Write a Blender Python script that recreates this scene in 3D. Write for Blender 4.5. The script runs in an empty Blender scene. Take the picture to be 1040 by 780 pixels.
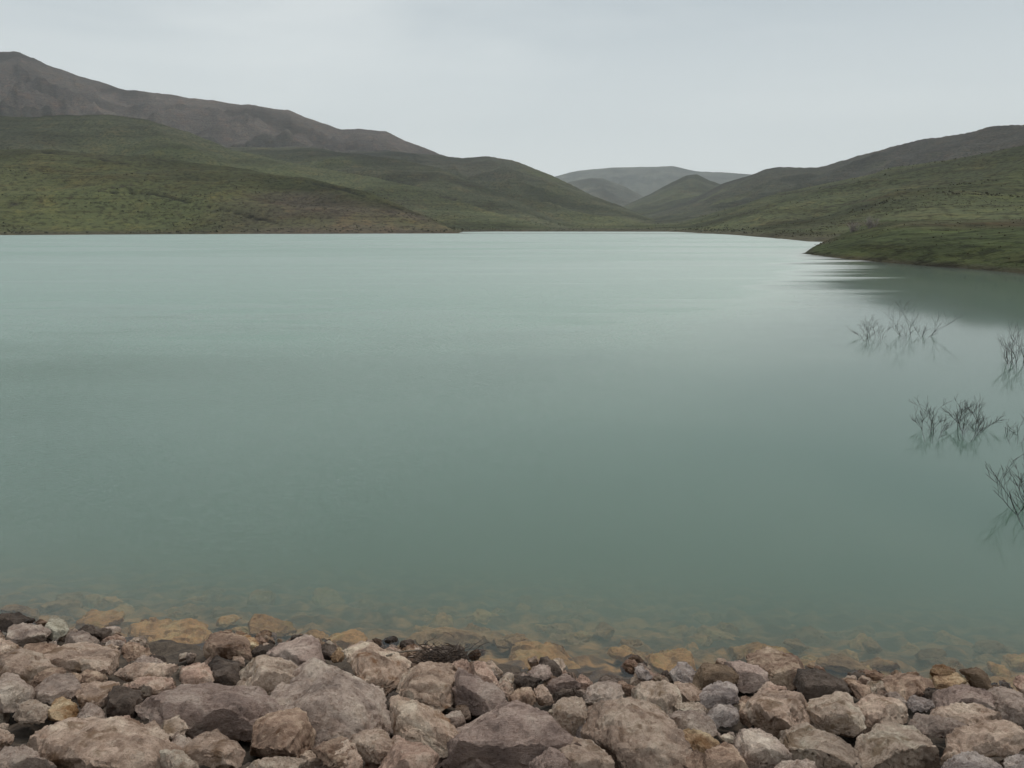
import bpy, bmesh, math, random
import numpy as np
from mathutils import Vector, Matrix
from mathutils.bvhtree import BVHTree
C = bpy.context
col = C.scene.collection
R = math.radians

# ------------------------------------------------------------------ camera
F = 800.0; PITCH = R(11.4); CAMZ = 4.0            # focal length in photo pixels (1040 wide)
cd = bpy.data.cameras.new('camera'); cam = bpy.data.objects.new('camera', cd); col.objects.link(cam)
cd.sensor_width = 36.0; cd.lens = 36.0 * F / 1040.0
cd.clip_start = 0.05; cd.clip_end = 40000
cam.location = (0, 0, CAMZ); cam.rotation_euler = (R(90) - PITCH, 0, 0)
C.scene.camera = cam
CP, SP = math.cos(PITCH), math.sin(PITCH)
def ray(x, y):
    """unit direction through photo pixel x, y"""
    X = x - 520.0; Y = 390.0 - y
    v = Vector((X, F * CP + Y * SP, -F * SP + Y * CP))
    return v.normalized()

# ------------------------------------------------------------------ sky and sun
SUN_EL, SUN_AZ = R(56), R(28)                     # azimuth from +Y towards +X
w = bpy.data.worlds.new('World'); C.scene.world = w; w.use_nodes = True
nt = w.node_tree; nt.nodes.clear()
def nn(t, kind, **kw):
    n = t.nodes.new(kind)
    for k, v in kw.items(): setattr(n, k, v)
    return n
out = nn(nt, 'ShaderNodeOutputWorld')
sky = nn(nt, 'ShaderNodeTexSky', sky_type='NISHITA', sun_disc=False, sun_elevation=SUN_EL, sun_rotation=SUN_AZ)
sky.dust_density = 3.0
bg1 = nn(nt, 'ShaderNodeBackground'); bg1.inputs['Strength'].default_value = 0.05
nt.links.new(sky.outputs[0], bg1.inputs['Color'])
tc = nn(nt, 'ShaderNodeTexCoord')
mp = nn(nt, 'ShaderNodeMapping'); mp.inputs['Scale'].default_value = (1.1, 1.1, 4.0)
mp.inputs['Location'].default_value = (0.7, 0.2, 0.3)
nt.links.new(tc.outputs['Generated'], mp.inputs['Vector'])
nz = nn(nt, 'ShaderNodeTexNoise'); nz.inputs['Scale'].default_value = 1.6; nz.inputs['Detail'].default_value = 4
nz.inputs['Distortion'].default_value = 0.3
nt.links.new(mp.outputs[0], nz.inputs['Vector'])
rp = nn(nt, 'ShaderNodeValToRGB')
rp.color_ramp.elements[0].position = 0.38; rp.color_ramp.elements[0].color = (0.460, 0.540, 0.600, 1)
rp.color_ramp.elements[1].position = 0.62; rp.color_ramp.elements[1].color = (0.775, 0.825, 0.840, 1)
nt.links.new(nz.outputs['Fac'], rp.inputs['Fac'])
sxyz = nn(nt, 'ShaderNodeSeparateXYZ'); nt.links.new(tc.outputs['Generated'], sxyz.inputs[0])
er = nn(nt, 'ShaderNodeMapRange', interpolation_type='SMOOTHSTEP'); nt.links.new(sxyz.outputs[2], er.inputs[0])
er.inputs[1].default_value = 0.0; er.inputs[2].default_value = 0.36; er.inputs[3].default_value = 1.0; er.inputs[4].default_value = 0.0
hm = nn(nt, 'ShaderNodeMix', data_type='RGBA'); nt.links.new(er.outputs[0], hm.inputs[0]); nt.links.new(rp.outputs[0], hm.inputs[6])
hm.inputs[7].default_value = (1.12, 1.17, 1.15, 1)
bg2 = nn(nt, 'ShaderNodeBackground'); bg2.inputs['Strength'].default_value = 1.0
nt.links.new(hm.outputs[2], bg2.inputs['Color'])
mx = nn(nt, 'ShaderNodeMixShader'); mx.inputs[0].default_value = 0.90
nt.links.new(bg1.outputs[0], mx.inputs[1]); nt.links.new(bg2.outputs[0], mx.inputs[2])
nt.links.new(mx.outputs[0], out.inputs['Surface'])
sl = bpy.data.lights.new('sun', 'SUN'); sl.energy = 1.4; sl.angle = R(18); sl.color = (1.0, 0.95, 0.88)
so = bpy.data.objects.new('sun', sl); col.objects.link(so)
sd = Vector((math.sin(SUN_AZ) * math.cos(SUN_EL), math.cos(SUN_AZ) * math.cos(SUN_EL), math.sin(SUN_EL)))
so.rotation_euler = sd.to_track_quat('Z', 'Y').to_euler(); so.location = sd * 60

sc = C.scene
sc.view_settings.view_transform = 'Standard'; sc.view_settings.look = 'None'
sc.view_settings.exposure = 0.0; sc.view_settings.gamma = 1.0
cy = sc.cycles
cy.use_denoising = True
cy.max_bounces = 10; cy.volume_bounces = 5; cy.transparent_max_bounces = 8; cy.diffuse_bounces = 3; cy.glossy_bounces = 3
cy.caustics_reflective = False; cy.caustics_refractive = False

# ------------------------------------------------------------------ helpers
def tag(o, label=None, cat=None, group=None, kind=None):
    if label: o['label'] = label
    if cat: o['category'] = cat
    if group: o['group'] = group
    if kind: o['kind'] = kind
    return o
def link_mesh(name, me, mat, parent=None):
    o = bpy.data.objects.new(name, me); col.objects.link(o)
    if mat is not None and not me.materials: me.materials.append(mat)
    if parent: o.parent = parent
    return o
def np_mesh(name, verts, faces):
    """faces: (n,k) int array"""
    me = bpy.data.meshes.new(name); verts = np.asarray(verts, dtype=np.float32); faces = np.asarray(faces, dtype=np.int32)
    n, k = faces.shape
    me.vertices.add(len(verts)); me.vertices.foreach_set('co', verts.ravel())
    me.loops.add(n * k); me.loops.foreach_set('vertex_index', faces.ravel())
    me.polygons.add(n); me.polygons.foreach_set('loop_start', np.arange(0, n * k, k, dtype=np.int32))
    me.update(calc_edges=True); me.validate()
    return me
_rs = np.random.RandomState(7)
PERM = _rs.permutation(512); PERM = np.concatenate([PERM, PERM, PERM, PERM])
GR = _rs.normal(size=(512, 3)); GR /= np.linalg.norm(GR, axis=1)[:, None]
def perlin(p):
    p = np.asarray(p, dtype=np.float64); i = np.floor(p).astype(np.int64); f = p - i; i &= 511
    u = f * f * f * (f * (f * 6 - 15) + 10); r = 0
    for dx in (0, 1):
        for dy in (0, 1):
            for dz in (0, 1):
                h = PERM[(PERM[(PERM[(i[:, 0] + dx) & 511] + i[:, 1] + dy) & 511] + i[:, 2] + dz) & 511]
                g = GR[h]
                d = g[:, 0] * (f[:, 0] - dx) + g[:, 1] * (f[:, 1] - dy) + g[:, 2] * (f[:, 2] - dz)
                wx = u[:, 0] if dx else 1 - u[:, 0]; wy = u[:, 1] if dy else 1 - u[:, 1]; wz = u[:, 2] if dz else 1 - u[:, 2]
                r = r + d * wx * wy * wz
    return r * 1.5
def fbm(p, octv=4, ridged=False):
    a = 1.0; s = 0; q = np.array(p, dtype=np.float64)
    for k in range(octv):
        v = perlin(q + 17.3 * k)
        if ridged: v = 0.5 - np.abs(v) * 1.4
        s = s + a * v; a *= 0.5; q = q * 2.03
    return s
def smooth(a, b, x):
    t = np.clip((x - a) / (b - a), 0, 1); return t * t * (3 - 2 * t)
def lin(c):                                        # sRGB 0..255 to linear
    return tuple(((v / 255.0) / 12.92 if v <= 10 else ((v / 255.0 + 0.055) / 1.055) ** 2.4) for v in c) + (1.0,)

def new_mat(name):
    m = bpy.data.materials.new(name); m.use_nodes = True; t = m.node_tree
    return m, t, t.nodes['Principled BSDF'], t.nodes['Material Output']
def noise(t, vec, scale, detail=4, rough=0.55, dist=0.0):
    n = nn(t, 'ShaderNodeTexNoise'); n.inputs['Scale'].default_value = scale; n.inputs['Detail'].default_value = detail
    n.inputs['Roughness'].default_value = rough; n.inputs['Distortion'].default_value = dist
    if vec is not None: t.links.new(vec, n.inputs['Vector'])
    return n.outputs['Fac']
def ramp(t, fac, stops):
    r = nn(t, 'ShaderNodeValToRGB'); e = r.color_ramp.elements
    while len(e) < len(stops): e.new(0.5)
    for i, (p, c) in enumerate(stops):
        e[i].position = p; e[i].color = c if len(c) == 4 else tuple(c) + (1,)
    t.links.new(fac, r.inputs['Fac']); return r.outputs['Color']
def mixc(t, fac, a, b, mode='MIX'):
    m = nn(t, 'ShaderNodeMix', data_type='RGBA', blend_type=mode)
    for s, v in ((0, fac), (6, a), (7, b)):
        if isinstance(v, (float, int)): m.inputs[s].default_value = v
        elif isinstance(v, tuple): m.inputs[s].default_value = v
        else: t.links.new(v, m.inputs[s])
    return m.outputs[2]
def mapped(t, vec, scale=(1, 1, 1), rot=(0, 0, 0), loc=(0, 0, 0)):
    m = nn(t, 'ShaderNodeMapping'); m.inputs['Scale'].default_value = scale; m.inputs['Rotation'].default_value = rot
    m.inputs['Location'].default_value = loc
    t.links.new(vec, m.inputs['Vector']); return m.outputs[0]
def mathn(t, op, a, b=None):
    m = nn(t, 'ShaderNodeMath', operation=op)
    for i, v in enumerate((a, b)):
        if v is None: continue
        if isinstance(v, (float, int)): m.inputs[i].default_value = v
        else: t.links.new(v, m.inputs[i])
    return m.outputs[0]

# ------------------------------------------------------------------ materials
def rock_mat(name, base, dark, light, stain=None, wet=0.0, streak=False, up=1.40):
    if wet: up = 1.08
    if name == 'white_rock': up = 1.18
    if 'algae' not in name and name not in ('dark_rock', 'white_rock'):
        kk = 0.55; cm = (144, 123, 109)
        ml = sum(base) / 3.0
        base, dark, light = [tuple(v * (1 - kk) + kk * cm[i] * (sum(q) / 3.0 / ml) for i, v in enumerate(q)) for q in (base, dark, light)]
    base, dark, light = [tuple(min(235, v * up) for v in q) for q in (base, dark, light)]
    m, t, b, o = new_mat(name)
    g = nn(t, 'ShaderNodeNewGeometry'); pos = g.outputs['Position']
    oi = nn(t, 'ShaderNodeObjectInfo')
    off = nn(t, 'ShaderNodeVectorMath', operation='ADD')
    sc_ = nn(t, 'ShaderNodeVectorMath', operation='SCALE'); sc_.inputs[3].default_value = 9.0
    cmb = nn(t, 'ShaderNodeCombineXYZ')
    for i in range(3): t.links.new(oi.outputs['Random'], cmb.inputs[i])
    t.links.new(cmb.outputs[0], sc_.inputs[0]); t.links.new(pos, off.inputs[0]); t.links.new(sc_.outputs[0], off.inputs[1])
    v = off.outputs[0]
    if streak: v2 = mapped(t, v, (1.2, 5.0, 7.0), (0.2, 0.1, 0.3))
    else: v2 = v
    n1 = noise(t, v, 3.2, 5, 0.62, 0.4)
    n2 = noise(t, v2, 16, 7, 0.75, 0.5)
    n3 = noise(t, v, 85, 4, 0.8)
    c = ramp(t, n1, [(0.33, lin(dark)), (0.5, lin(base)), (0.68, lin(light))])
    c = mixc(t, ramp(t, n2, [(0.46, (0, 0, 0)), (0.60, (1, 1, 1))]), c, mixc(t, 1.0, c, (0.74, 0.70, 0.67, 1), 'MULTIPLY'))
    c = mixc(t, ramp(t, n3, [(0.54, (0, 0, 0)), (0.66, (1, 1, 1))]), c, mixc(t, 1.0, c, (0.55, 0.50, 0.47, 1), 'MULTIPLY'))
    n5 = noise(t, v2, 30, 5, 0.7)
    c = mixc(t, ramp(t, n5, [(0.57, (0, 0, 0)), (0.70, (0.55, 0.55, 0.55))]), c, lin(light))
    if stain:
        n4 = noise(t, v, 5.5, 4, 0.6, 0.3)
        c = mixc(t, ramp(t, n4, [(0.55, (0, 0, 0)), (0.66, (0.75, 0.75, 0.75))]), c, lin(stain))
    # value shift from rock to rock
    hv = nn(t, 'ShaderNodeHueSaturation'); t.links.new(c, hv.inputs['Color'])
    mr = nn(t, 'ShaderNodeMapRange'); t.links.new(oi.outputs['Random'], mr.inputs[0])
    mr.inputs[3].default_value = 0.84; mr.inputs[4].default_value = 1.16; t.links.new(mr.outputs[0], hv.inputs['Value'])
    # the splash zone: stone that water has soaked, a hand's breadth above the lake
    sz = nn(t, 'ShaderNodeSeparateXYZ'); t.links.new(pos, sz.inputs[0])
    hz_ = mathn(t, 'SUBTRACT', sz.outputs[2], mathn(t, 'MULTIPLY', n1, 0.10))
    wm = nn(t, 'ShaderNodeMapRange', interpolation_type='SMOOTHSTEP'); t.links.new(hz_, wm.inputs[0])
    wm.inputs[1].default_value = 0.045; wm.inputs[2].default_value = -0.01; wm.inputs[3].default_value = 0.0
    wm.inputs[4].default_value = 0.0 if 'algae' in name else 1.0
    soaked = mixc(t, 1.0, hv.outputs[0], (0.50, 0.42, 0.34, 1), 'MULTIPLY')
    t.links.new(mixc(t, wm.outputs[0], hv.outputs[0], soaked), b.inputs['Base Color'])
    t.links.new(mathn(t, 'SUBTRACT', 0.92 - wet * 0.5, mathn(t, 'MULTIPLY', wm.outputs[0], 0.5)), b.inputs['Roughness'])
    b.inputs['Specular IOR Level'].default_value = 0.25 + wet * 0.3
    bm1 = nn(t, 'ShaderNodeBump'); bm1.inputs['Strength'].default_value = 0.8; bm1.inputs['Distance'].default_value = 0.035
    t.links.new(n2, bm1.inputs['Height'])
    bm2 = nn(t, 'ShaderNodeBump'); bm2.inputs['Strength'].default_value = 0.9; bm2.inputs['Distance'].default_value = 0.013
    t.links.new(n3, bm2.inputs['Height']); t.links.new(bm1.outputs[0], bm2.inputs['Normal'])
    t.links.new(bm2.outputs[0], b.inputs['Normal'])
    return m
RM = {
 'tan':    rock_mat('tan_rock', (146, 128, 114), (112, 96, 84), (172, 156, 142), (120, 92, 66)),
 'pale':   rock_mat('pale_rock', (156, 144, 130), (122, 110, 98), (184, 172, 158), (130, 106, 80)),
 'grey':   rock_mat('grey_rock', (134, 124, 118), (98, 90, 86), (166, 156, 148)),
 'blue':   rock_mat('blue_grey_rock', (122, 122, 126), (90, 90, 95), (156, 156, 158)),
 'purple': rock_mat('purple_grey_rock', (138, 122, 118), (106, 92, 90), (168, 152, 148), None, 0, True),
 'brown':  rock_mat('brown_rock', (116, 94, 78), (80, 62, 50), (150, 128, 108), (96, 64, 40)),
 'dark':   rock_mat('dark_rock', (92, 78, 68), (62, 52, 46), (126, 110, 98), None, 0.3),
 'pink':   rock_mat('pink_rock', (158, 130, 116), (124, 98, 86), (182, 158, 144)),
 'ochre':  rock_mat('ochre_rock', (152, 122, 82), (116, 88, 58), (178, 152, 114), (140, 96, 50)),
 'white':  rock_mat('white_rock', (176, 168, 150), (132, 122, 108), (200, 192, 176)),
 'rust':   rock_mat('rust_stained_rock', (148, 130, 114), (112, 94, 80), (176, 160, 144), (122, 82, 46)),
 'striped':rock_mat('striped_brown_rock', (120, 98, 70), (86, 66, 46), (150, 128, 96), (96, 70, 42), 0.1, True),
 'sub':    rock_mat('algae_yellow_rock', (214, 166, 108), (172, 132, 84), (228, 188, 134), (190, 158, 92), up=1.08),
 'subg':   rock_mat('algae_brown_rock', (176, 144, 104), (134, 108, 78), (198, 166, 122), (136, 116, 78), up=1.08),
}

RIP = 0.75
WC = (0.53, 0.72, 0.63, 1)                         # how much of the light the silt scatters on
def water_mat():
    m, t, b, o = new_mat('lake_water'); t.nodes.remove(b)
    g = nn(t, 'ShaderNodeNewGeometry'); pos = g.outputs['Position']
    # ripples: three sizes, calmer patches between
    r1 = noise(t, mapped(t, pos, (1.0, 1.5, 1), (0, 0, R(-18))), 7.0, 4, 0.55, 0.3)
    r2 = noise(t, mapped(t, pos, (1.0, 1.8, 1), (0, 0, R(-14))), 1.3, 3, 0.5, 0.2)
    r3 = noise(t, mapped(t, pos, (1.0, 2.6, 1), (0, 0, R(-9))), 0.32, 3, 0.5, 0.2)
    calm = noise(t, mapped(t, pos, (0.018, 0.06, 1), (0, 0, R(-6))), 1.0, 3, 0.5, 0.4)
    # the sheltered water by the right bank and near the dam is smooth
    sx = nn(t, 'ShaderNodeSeparateXYZ'); t.links.new(pos, sx.inputs[0])
    # angle-free shelter measure: x minus 0.42*y, smooth where positive
    sh = mathn(t, 'SUBTRACT', sx.outputs[0], mathn(t, 'MULTIPLY', sx.outputs[1], 0.42))
    stk = noise(t, mapped(t, pos, (0.025, 0.22, 1), (0, 0, R(4)), (3, 8, 0)), 1.0, 3, 0.5, 0.2)
    sh = mathn(t, 'ADD', sh, mathn(t, 'MULTIPLY', mathn(t, 'SUBTRACT', stk, 0.5), mathn(t, 'MULTIPLY', sx.outputs[1], 0.30)))
    shr = nn(t, 'ShaderNodeMapRange', interpolation_type='SMOOTHSTEP'); t.links.new(sh, shr.inputs[0])
    shr.inputs[1].default_value = -8; shr.inputs[2].default_value = 2.5; shr.inputs[3].default_value = 1.0; shr.inputs[4].default_value = 0.015
    cr = nn(t, 'ShaderNodeMapRange', interpolation_type='SMOOTHSTEP'); t.links.new(calm, cr.inputs[0])
    cr.inputs[1].default_value = 0.38; cr.inputs[2].default_value = 0.62; cr.inputs[3].default_value = 0.45; cr.inputs[4].default_value = 1.0
    wr = nn(t, 'ShaderNodeMapRange', interpolation_type='SMOOTHSTEP'); t.links.new(sx.outputs[1], wr.inputs[0])
    wr.inputs[1].default_value = 30; wr.inputs[2].default_value = 150; wr.inputs[3].default_value = 0.35; wr.inputs[4].default_value = 1.2
    amp = mathn(t, 'MULTIPLY', wr.outputs[0], mathn(t, 'MULTIPLY', shr.outputs[0], cr.outputs[0]))
    h = mathn(t, 'ADD', mathn(t, 'MULTIPLY', r1, 0.026), mathn(t, 'ADD', mathn(t, 'MULTIPLY', r2, 0.012), mathn(t, 'MULTIPLY', r3, 0.012)))
    bp = nn(t, 'ShaderNodeBump'); bp.inputs['Distance'].default_value = 1.0
    t.links.new(h, bp.inputs['Height']); t.links.new(mathn(t, 'MULTIPLY', amp, 1.0), bp.inputs['Strength'])
    bp0 = bp
    fn = nn(t, 'ShaderNodeTexNoise'); fn.inputs['Scale'].default_value = 13.0; fn.inputs['Detail'].default_value = 3; t.links.new(pos, fn.inputs['Vector'])
    f0 = nn(t, 'ShaderNodeVectorMath', operation='SUBTRACT'); t.links.new(fn.outputs['Color'], f0.inputs[0]); f0.inputs[1].default_value = (.5, .5, .5)
    f1 = nn(t, 'ShaderNodeVectorMath', operation='MULTIPLY'); t.links.new(f0.outputs[0], f1.inputs[0]); f1.inputs[1].default_value = (RIP, RIP, 0)
    f2 = nn(t, 'ShaderNodeVectorMath', operation='SCALE'); t.links.new(f1.outputs[0], f2.inputs[0]); t.links.new(amp, f2.inputs[3])
    f3 = nn(t, 'ShaderNodeVectorMath', operation='ADD'); t.links.new(f2.outputs[0], f3.inputs[0]); t.links.new(bp.outputs[0], f3.inputs[1])
    f4 = nn(t, 'ShaderNodeVectorMath', operation='NORMALIZE'); t.links.new(f3.outputs[0], f4.inputs[0]); bp = f4
    fr = nn(t, 'ShaderNodeFresnel'); fr.inputs['IOR'].default_value = 1.50; t.links.new(bp.outputs[0], fr.inputs['Normal'])
    gl = nn(t, 'ShaderNodeBsdfGlossy'); t.links.new(bp0.outputs[0], gl.inputs['Normal'])
    # waves too small to model one by one roughen the open, wind-blown part of the lake
    on_ = noise(t, mapped(t, pos, (0.10, 0.22, 1), (0, 0, R(8)), (5, 2, 0)), 1.0, 4, 0.6, 0.5)
    yy_ = mathn(t, 'MULTIPLY', sx.outputs[1], mathn(t, 'ADD', 0.4, mathn(t, 'MULTIPLY', on_, 1.2)))
    rw = nn(t, 'ShaderNodeMapRange', interpolation_type='SMOOTHSTEP'); t.links.new(yy_, rw.inputs[0])
    rw.inputs[1].default_value = 3; rw.inputs[2].default_value = 48; rw.inputs[3].default_value = 0.0; rw.inputs[4].default_value = 0.50
    rg = mathn(t, 'ADD', mathn(t, 'MULTIPLY', rw.outputs[0], mathn(t, 'MULTIPLY', shr.outputs[0], mathn(t, 'ADD', mathn(t, 'MULTIPLY', stk, 1.0), 0.5))), 0.03)
    gl.inputs['Roughness'].default_value = 0.06
    gl2 = nn(t, 'ShaderNodeBsdfGlossy'); gl2.inputs['Roughness'].default_value = 0.50; t.links.new(bp0.outputs[0], gl2.inputs['Normal'])
    wf = nn(t, 'ShaderNodeMapRange'); t.links.new(rg, wf.inputs[0]); wf.inputs[1].default_value = 0.03; wf.inputs[2].default_value = 0.42
    gm = nn(t, 'ShaderNodeMixShader'); t.links.new(wf.outputs[0], gm.inputs[0]); t.links.new(gl.outputs[0], gm.inputs[1]); t.links.new(gl2.outputs[0], gm.inputs[2])
    tr = nn(t, 'ShaderNodeBsdfTransparent')
    ms = nn(t, 'ShaderNodeMixShader'); mk_ = nn(t, 'ShaderNodeMapRange'); t.links.new(rg, mk_.inputs[0]); mk_.inputs[1].default_value = 0.03; mk_.inputs[2].default_value = 0.5
    mk_.inputs[3].default_value = 1.0; mk_.inputs[4].default_value = 0.50          # wave backs hide from a low view: less mirror
    t.links.new(mathn(t, 'MULTIPLY', fr.outputs[0], mk_.outputs[0]), ms.inputs[0]); t.links.new(tr.outputs[0], ms.inputs[1]); t.links.new(gm.outputs[0], ms.inputs[2])
    t.links.new(ms.outputs[0], o.inputs['Surface'])
    vs = nn(t, 'ShaderNodeVolumeScatter'); vs.inputs['Color'].default_value = WC; vs.inputs['Density'].default_value = 0.66
    va = nn(t, 'ShaderNodeVolumeAbsorption'); va.inputs['Color'].default_value = WC; va.inputs['Density'].default_value = 0.66
    ad = nn(t, 'ShaderNodeAddShader'); t.links.new(vs.outputs[0], ad.inputs[0]); t.links.new(va.outputs[0], ad.inputs[1])
    t.links.new(ad.outputs[0], o.inputs['Volume'])
    return m

def terrain_mat():
    m, t, b, o = new_mat('hill_ground')
    g = nn(t, 'ShaderNodeNewGeometry'); pos = g.outputs['Position']
    at = nn(t, 'ShaderNodeVertexColor'); at.layer_name = 'zone'
    base = at.outputs['Color']
    n1 = noise(t, mapped(t, pos, (0.006, 0.006, 0.012)), 1.0, 6, 0.62, 0.4)
    n2 = noise(t, mapped(t, pos, (0.05, 0.03, 0.08)), 1.0, 6, 0.7, 0.3)
    n3 = noise(t, mapped(t, pos, (0.35, 0.25, 0.5)), 1.0, 4, 0.75)
    c = mixc(t, ramp(t, n1, [(0.40, (0, 0, 0)), (0.62, (0.65, 0.65, 0.65))]), base, mixc(t, 1.0, base, (0.60, 0.62, 0.66, 1), 'MULTIPLY'))
    c = mixc(t, ramp(t, n2, [(0.50, (0, 0, 0)), (0.66, (0.8, 0.8, 0.8))]), c, mixc(t, 1.0, c, (1.34, 1.12, 1.02, 1), 'MULTIPLY'))
    c = mixc(t, ramp(t, n3, [(0.50, (0, 0, 0)), (0.58, (0.9, 0.9, 0.9))]), c, mixc(t, 1.0, c, (0.48, 0.46, 0.50, 1), 'MULTIPLY'))
    n4 = noise(t, mapped(t, pos, (0.012, 0.012, 0.42)), 1.0, 5, 0.7, 0.6)
    c = mixc(t, ramp(t, n4, [(0.50, (0, 0, 0)), (0.60, (0.7, 0.7, 0.7))]), c, mixc(t, 1.0, c, (0.66, 0.62, 0.62, 1), 'MULTIPLY'))
    n6 = noise(t, mapped(t, pos, (0.14, 0.10, 0.2), (0, 0, 0.4), (50, 9, 3)), 1.0, 5, 0.75, 0.4)
    c = mixc(t, ramp(t, n6, [(0.52, (0, 0, 0)), (0.60, (0.7, 0.7, 0.7))]), c, mixc(t, 1.0, c, (1.35, 1.28, 1.12, 1), 'MULTIPLY'))
    t.links.new(c, b.inputs['Base Color']); b.inputs['Roughness'].default_value = 1.0; b.inputs['Specular IOR Level'].default_value = 0.05
    bm = nn(t, 'ShaderNodeBump'); bm.inputs['Strength'].default_value = 1.0; bm.inputs['Distance'].default_value = 3.5
    t.links.new(n2, bm.inputs['Height'])
    bm2 = nn(t, 'ShaderNodeBump'); bm2.inputs['Strength'].default_value = 0.8; bm2.inputs['Distance'].default_value = 0.6
    t.links.new(n3, bm2.inputs['Height']); t.links.new(bm.outputs[0], bm2.inputs['Normal'])
    t.links.new(bm2.outputs[0], b.inputs['Normal'])
    return m
def plain_mat(name, c1, c2, scale, rough=0.95, bump=0.02):
    m, t, b, o = new_mat(name)
    g = nn(t, 'ShaderNodeNewGeometry'); n = noise(t, g.outputs['Position'], scale, 6, 0.7, 0.3)
    t.links.new(ramp(t, n, [(0.35, lin(c1)), (0.65, lin(c2))]), b.inputs['Base Color']); b.inputs['Roughness'].default_value = rough
    bm = nn(t, 'ShaderNodeBump'); bm.inputs['Distance'].default_value = bump; t.links.new(n, bm.inputs['Height']); t.links.new(bm.outputs[0], b.inputs['Normal'])
    return m
M_WATER = water_mat(); M_TERR = terrain_mat()
M_DAM = plain_mat('dam_rubble', (62, 52, 44), (104, 90, 76), 9.0, 0.95, 0.05)
t_ = M_DAM.node_tree; b_ = t_.nodes['Principled BSDF']; src = b_.inputs['Base Color'].links[0].from_socket
g_ = nn(t_, 'ShaderNodeNewGeometry'); s_ = nn(t_, 'ShaderNodeSeparateXYZ'); t_.links.new(g_.outputs['Position'], s_.inputs[0])
mr_ = nn(t_, 'ShaderNodeMapRange'); t_.links.new(s_.outputs[2], mr_.inputs[0]); mr_.inputs[1].default_value = 0.0; mr_.inputs[2].default_value = -0.10
al_ = ramp(t_, noise(t_, g_.outputs['Position'], 3.0, 4, 0.6, 0.5), [(0.42, lin((92, 74, 52))), (0.52, lin((150, 116, 76))), (0.64, lin((206, 156, 98)))])
t_.links.new(mixc(t_, mr_.outputs[0], src, al_), b_.inputs['Base Color'])
M_SILT = plain_mat('lake_bed_silt', (96, 90, 70), (120, 112, 88), 0.6)
M_BARK = plain_mat('drowned_bark', (48, 42, 38), (76, 68, 60), 30.0, 0.8, 0.004)
M_DRYBUSH = plain_mat('grey_twig_bark', (132, 122, 114), (168, 158, 150), 6.0, 0.9, 0.01)
M_SCRUB = plain_mat('scrub_leaves', (60, 60, 42), (90, 82, 58), 0.5, 0.95, 0.05)
M_DRIFT = plain_mat('washed_up_brushwood', (44, 34, 28), (84, 66, 52), 26.0, 0.8, 0.004)
M_STICK = plain_mat('bleached_stick', (92, 80, 68), (130, 116, 100), 20.0, 0.8, 0.003)

# ------------------------------------------------------------------ hills
def prof(pts):
    xs = [p[0] for p in pts]; ys = [p[1] for p in pts]
    return lambda x: np.interp(x, xs, ys)
def elev_tan(px, py):
    """tangent of elevation for photo pixel (arrays)"""
    X = px - 520.0; Y = 390.0 - py
    f = F * CP + Y * SP; z = -F * SP + Y * CP
    return z / np.sqrt(X * X + f * f)
AZ_N = 1500
pxs = np.linspace(-560, 1600, AZ_N)                # photo column at the horizon row, well past both frame edges
Yh = F * math.tan(PITCH)                           # horizon is this far above the centre row
az = np.arctan2(pxs - 520.0, F * CP + Yh * SP)
rr = [55.0]
while rr[-1] < 7600: rr.append(rr[-1] * (1.0098 if rr[-1] < 1500 else 1.013))
rr = np.array(rr); RN = len(rr)
PX, RRg = np.meshgrid(pxs, rr, indexing='ij'); AZg = np.repeat(az[:, None], RN, axis=1)
XX = np.sin(AZg) * RRg; YY = np.cos(AZg) * RRg
P2 = np.stack([XX.ravel(), YY.ravel(), np.zeros(XX.size)], 1)
# large-scale wander so that feet and crests are not smooth curves
wob = (fbm(P2 / 260.0, 4)).reshape(XX.shape)
wob2 = (fbm(P2 / 70.0 + 40, 4)).reshape(XX.shape)
gul = (fbm(P2 * np.array([1 / 150.0, 1 / 150.0, 1]) + 9 + 0.0, 4, ridged=True)).reshape(XX.shape)

def shore_r(py):                                   # photo row of a waterline -> distance
    return CAMZ / -elev_tan(pxs, py)
LAYERS = []
def hill(crest, rc, foot, power, back, zone, base=0.0, gully=0.10, shift=0.0):
    """crest: (column,row) of the skyline; rc: its distance; foot: distance where the slope starts"""
    cy_ = prof(crest)(pxs); rcv = prof(rc)(pxs) if isinstance(rc, list) else np.full(AZ_N, float(rc))
    fv = prof(foot)(pxs) if isinstance(foot, list) else np.full(AZ_N, float(foot))
    hc = CAMZ + rcv * elev_tan(pxs, cy_)
    rcv = rcv[:, None]; fv = fv[:, None]; hc = hc[:, None]
    t = (RRg - fv) / np.maximum(rcv - fv, 1)
    tt = np.clip(t, 0, 1)
    s = np.power(tt, power) * (1 - 0.0) ; s = s * (1.0 - 0.18 * np.power(tt, 6)) / 0.82 if False else s
    s = np.where(tt < 1, 0.5 * s + 0.5 * (1 - np.power(1 - tt, 1.6)) * np.power(tt, power * 0.6), 1)
    h = base + (hc - base) * s
    h = h + (hc - base) * gully * (gul - 0.4) * np.clip(tt * (1.01 - tt) * 3.2, 0, 1)
    beyond = np.maximum(RRg - rcv, 0)
    h = np.where(t > 1, hc - back * beyond * beyond / (beyond + 90), h)
    h = np.where(t < 0, base + (RRg - fv) * 0.07, h)
    LAYERS.append((h, zone))
G = dict(
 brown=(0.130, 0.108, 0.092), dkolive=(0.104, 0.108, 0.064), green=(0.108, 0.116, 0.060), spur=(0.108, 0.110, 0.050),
 red=(0.128, 0.104, 0.072), rgreen=(0.098, 0.106, 0.056), bank=(0.074, 0.090, 0.040), far=(0.15, 0.15, 0.115), rdark=(0.084, 0.078, 0.066))
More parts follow.
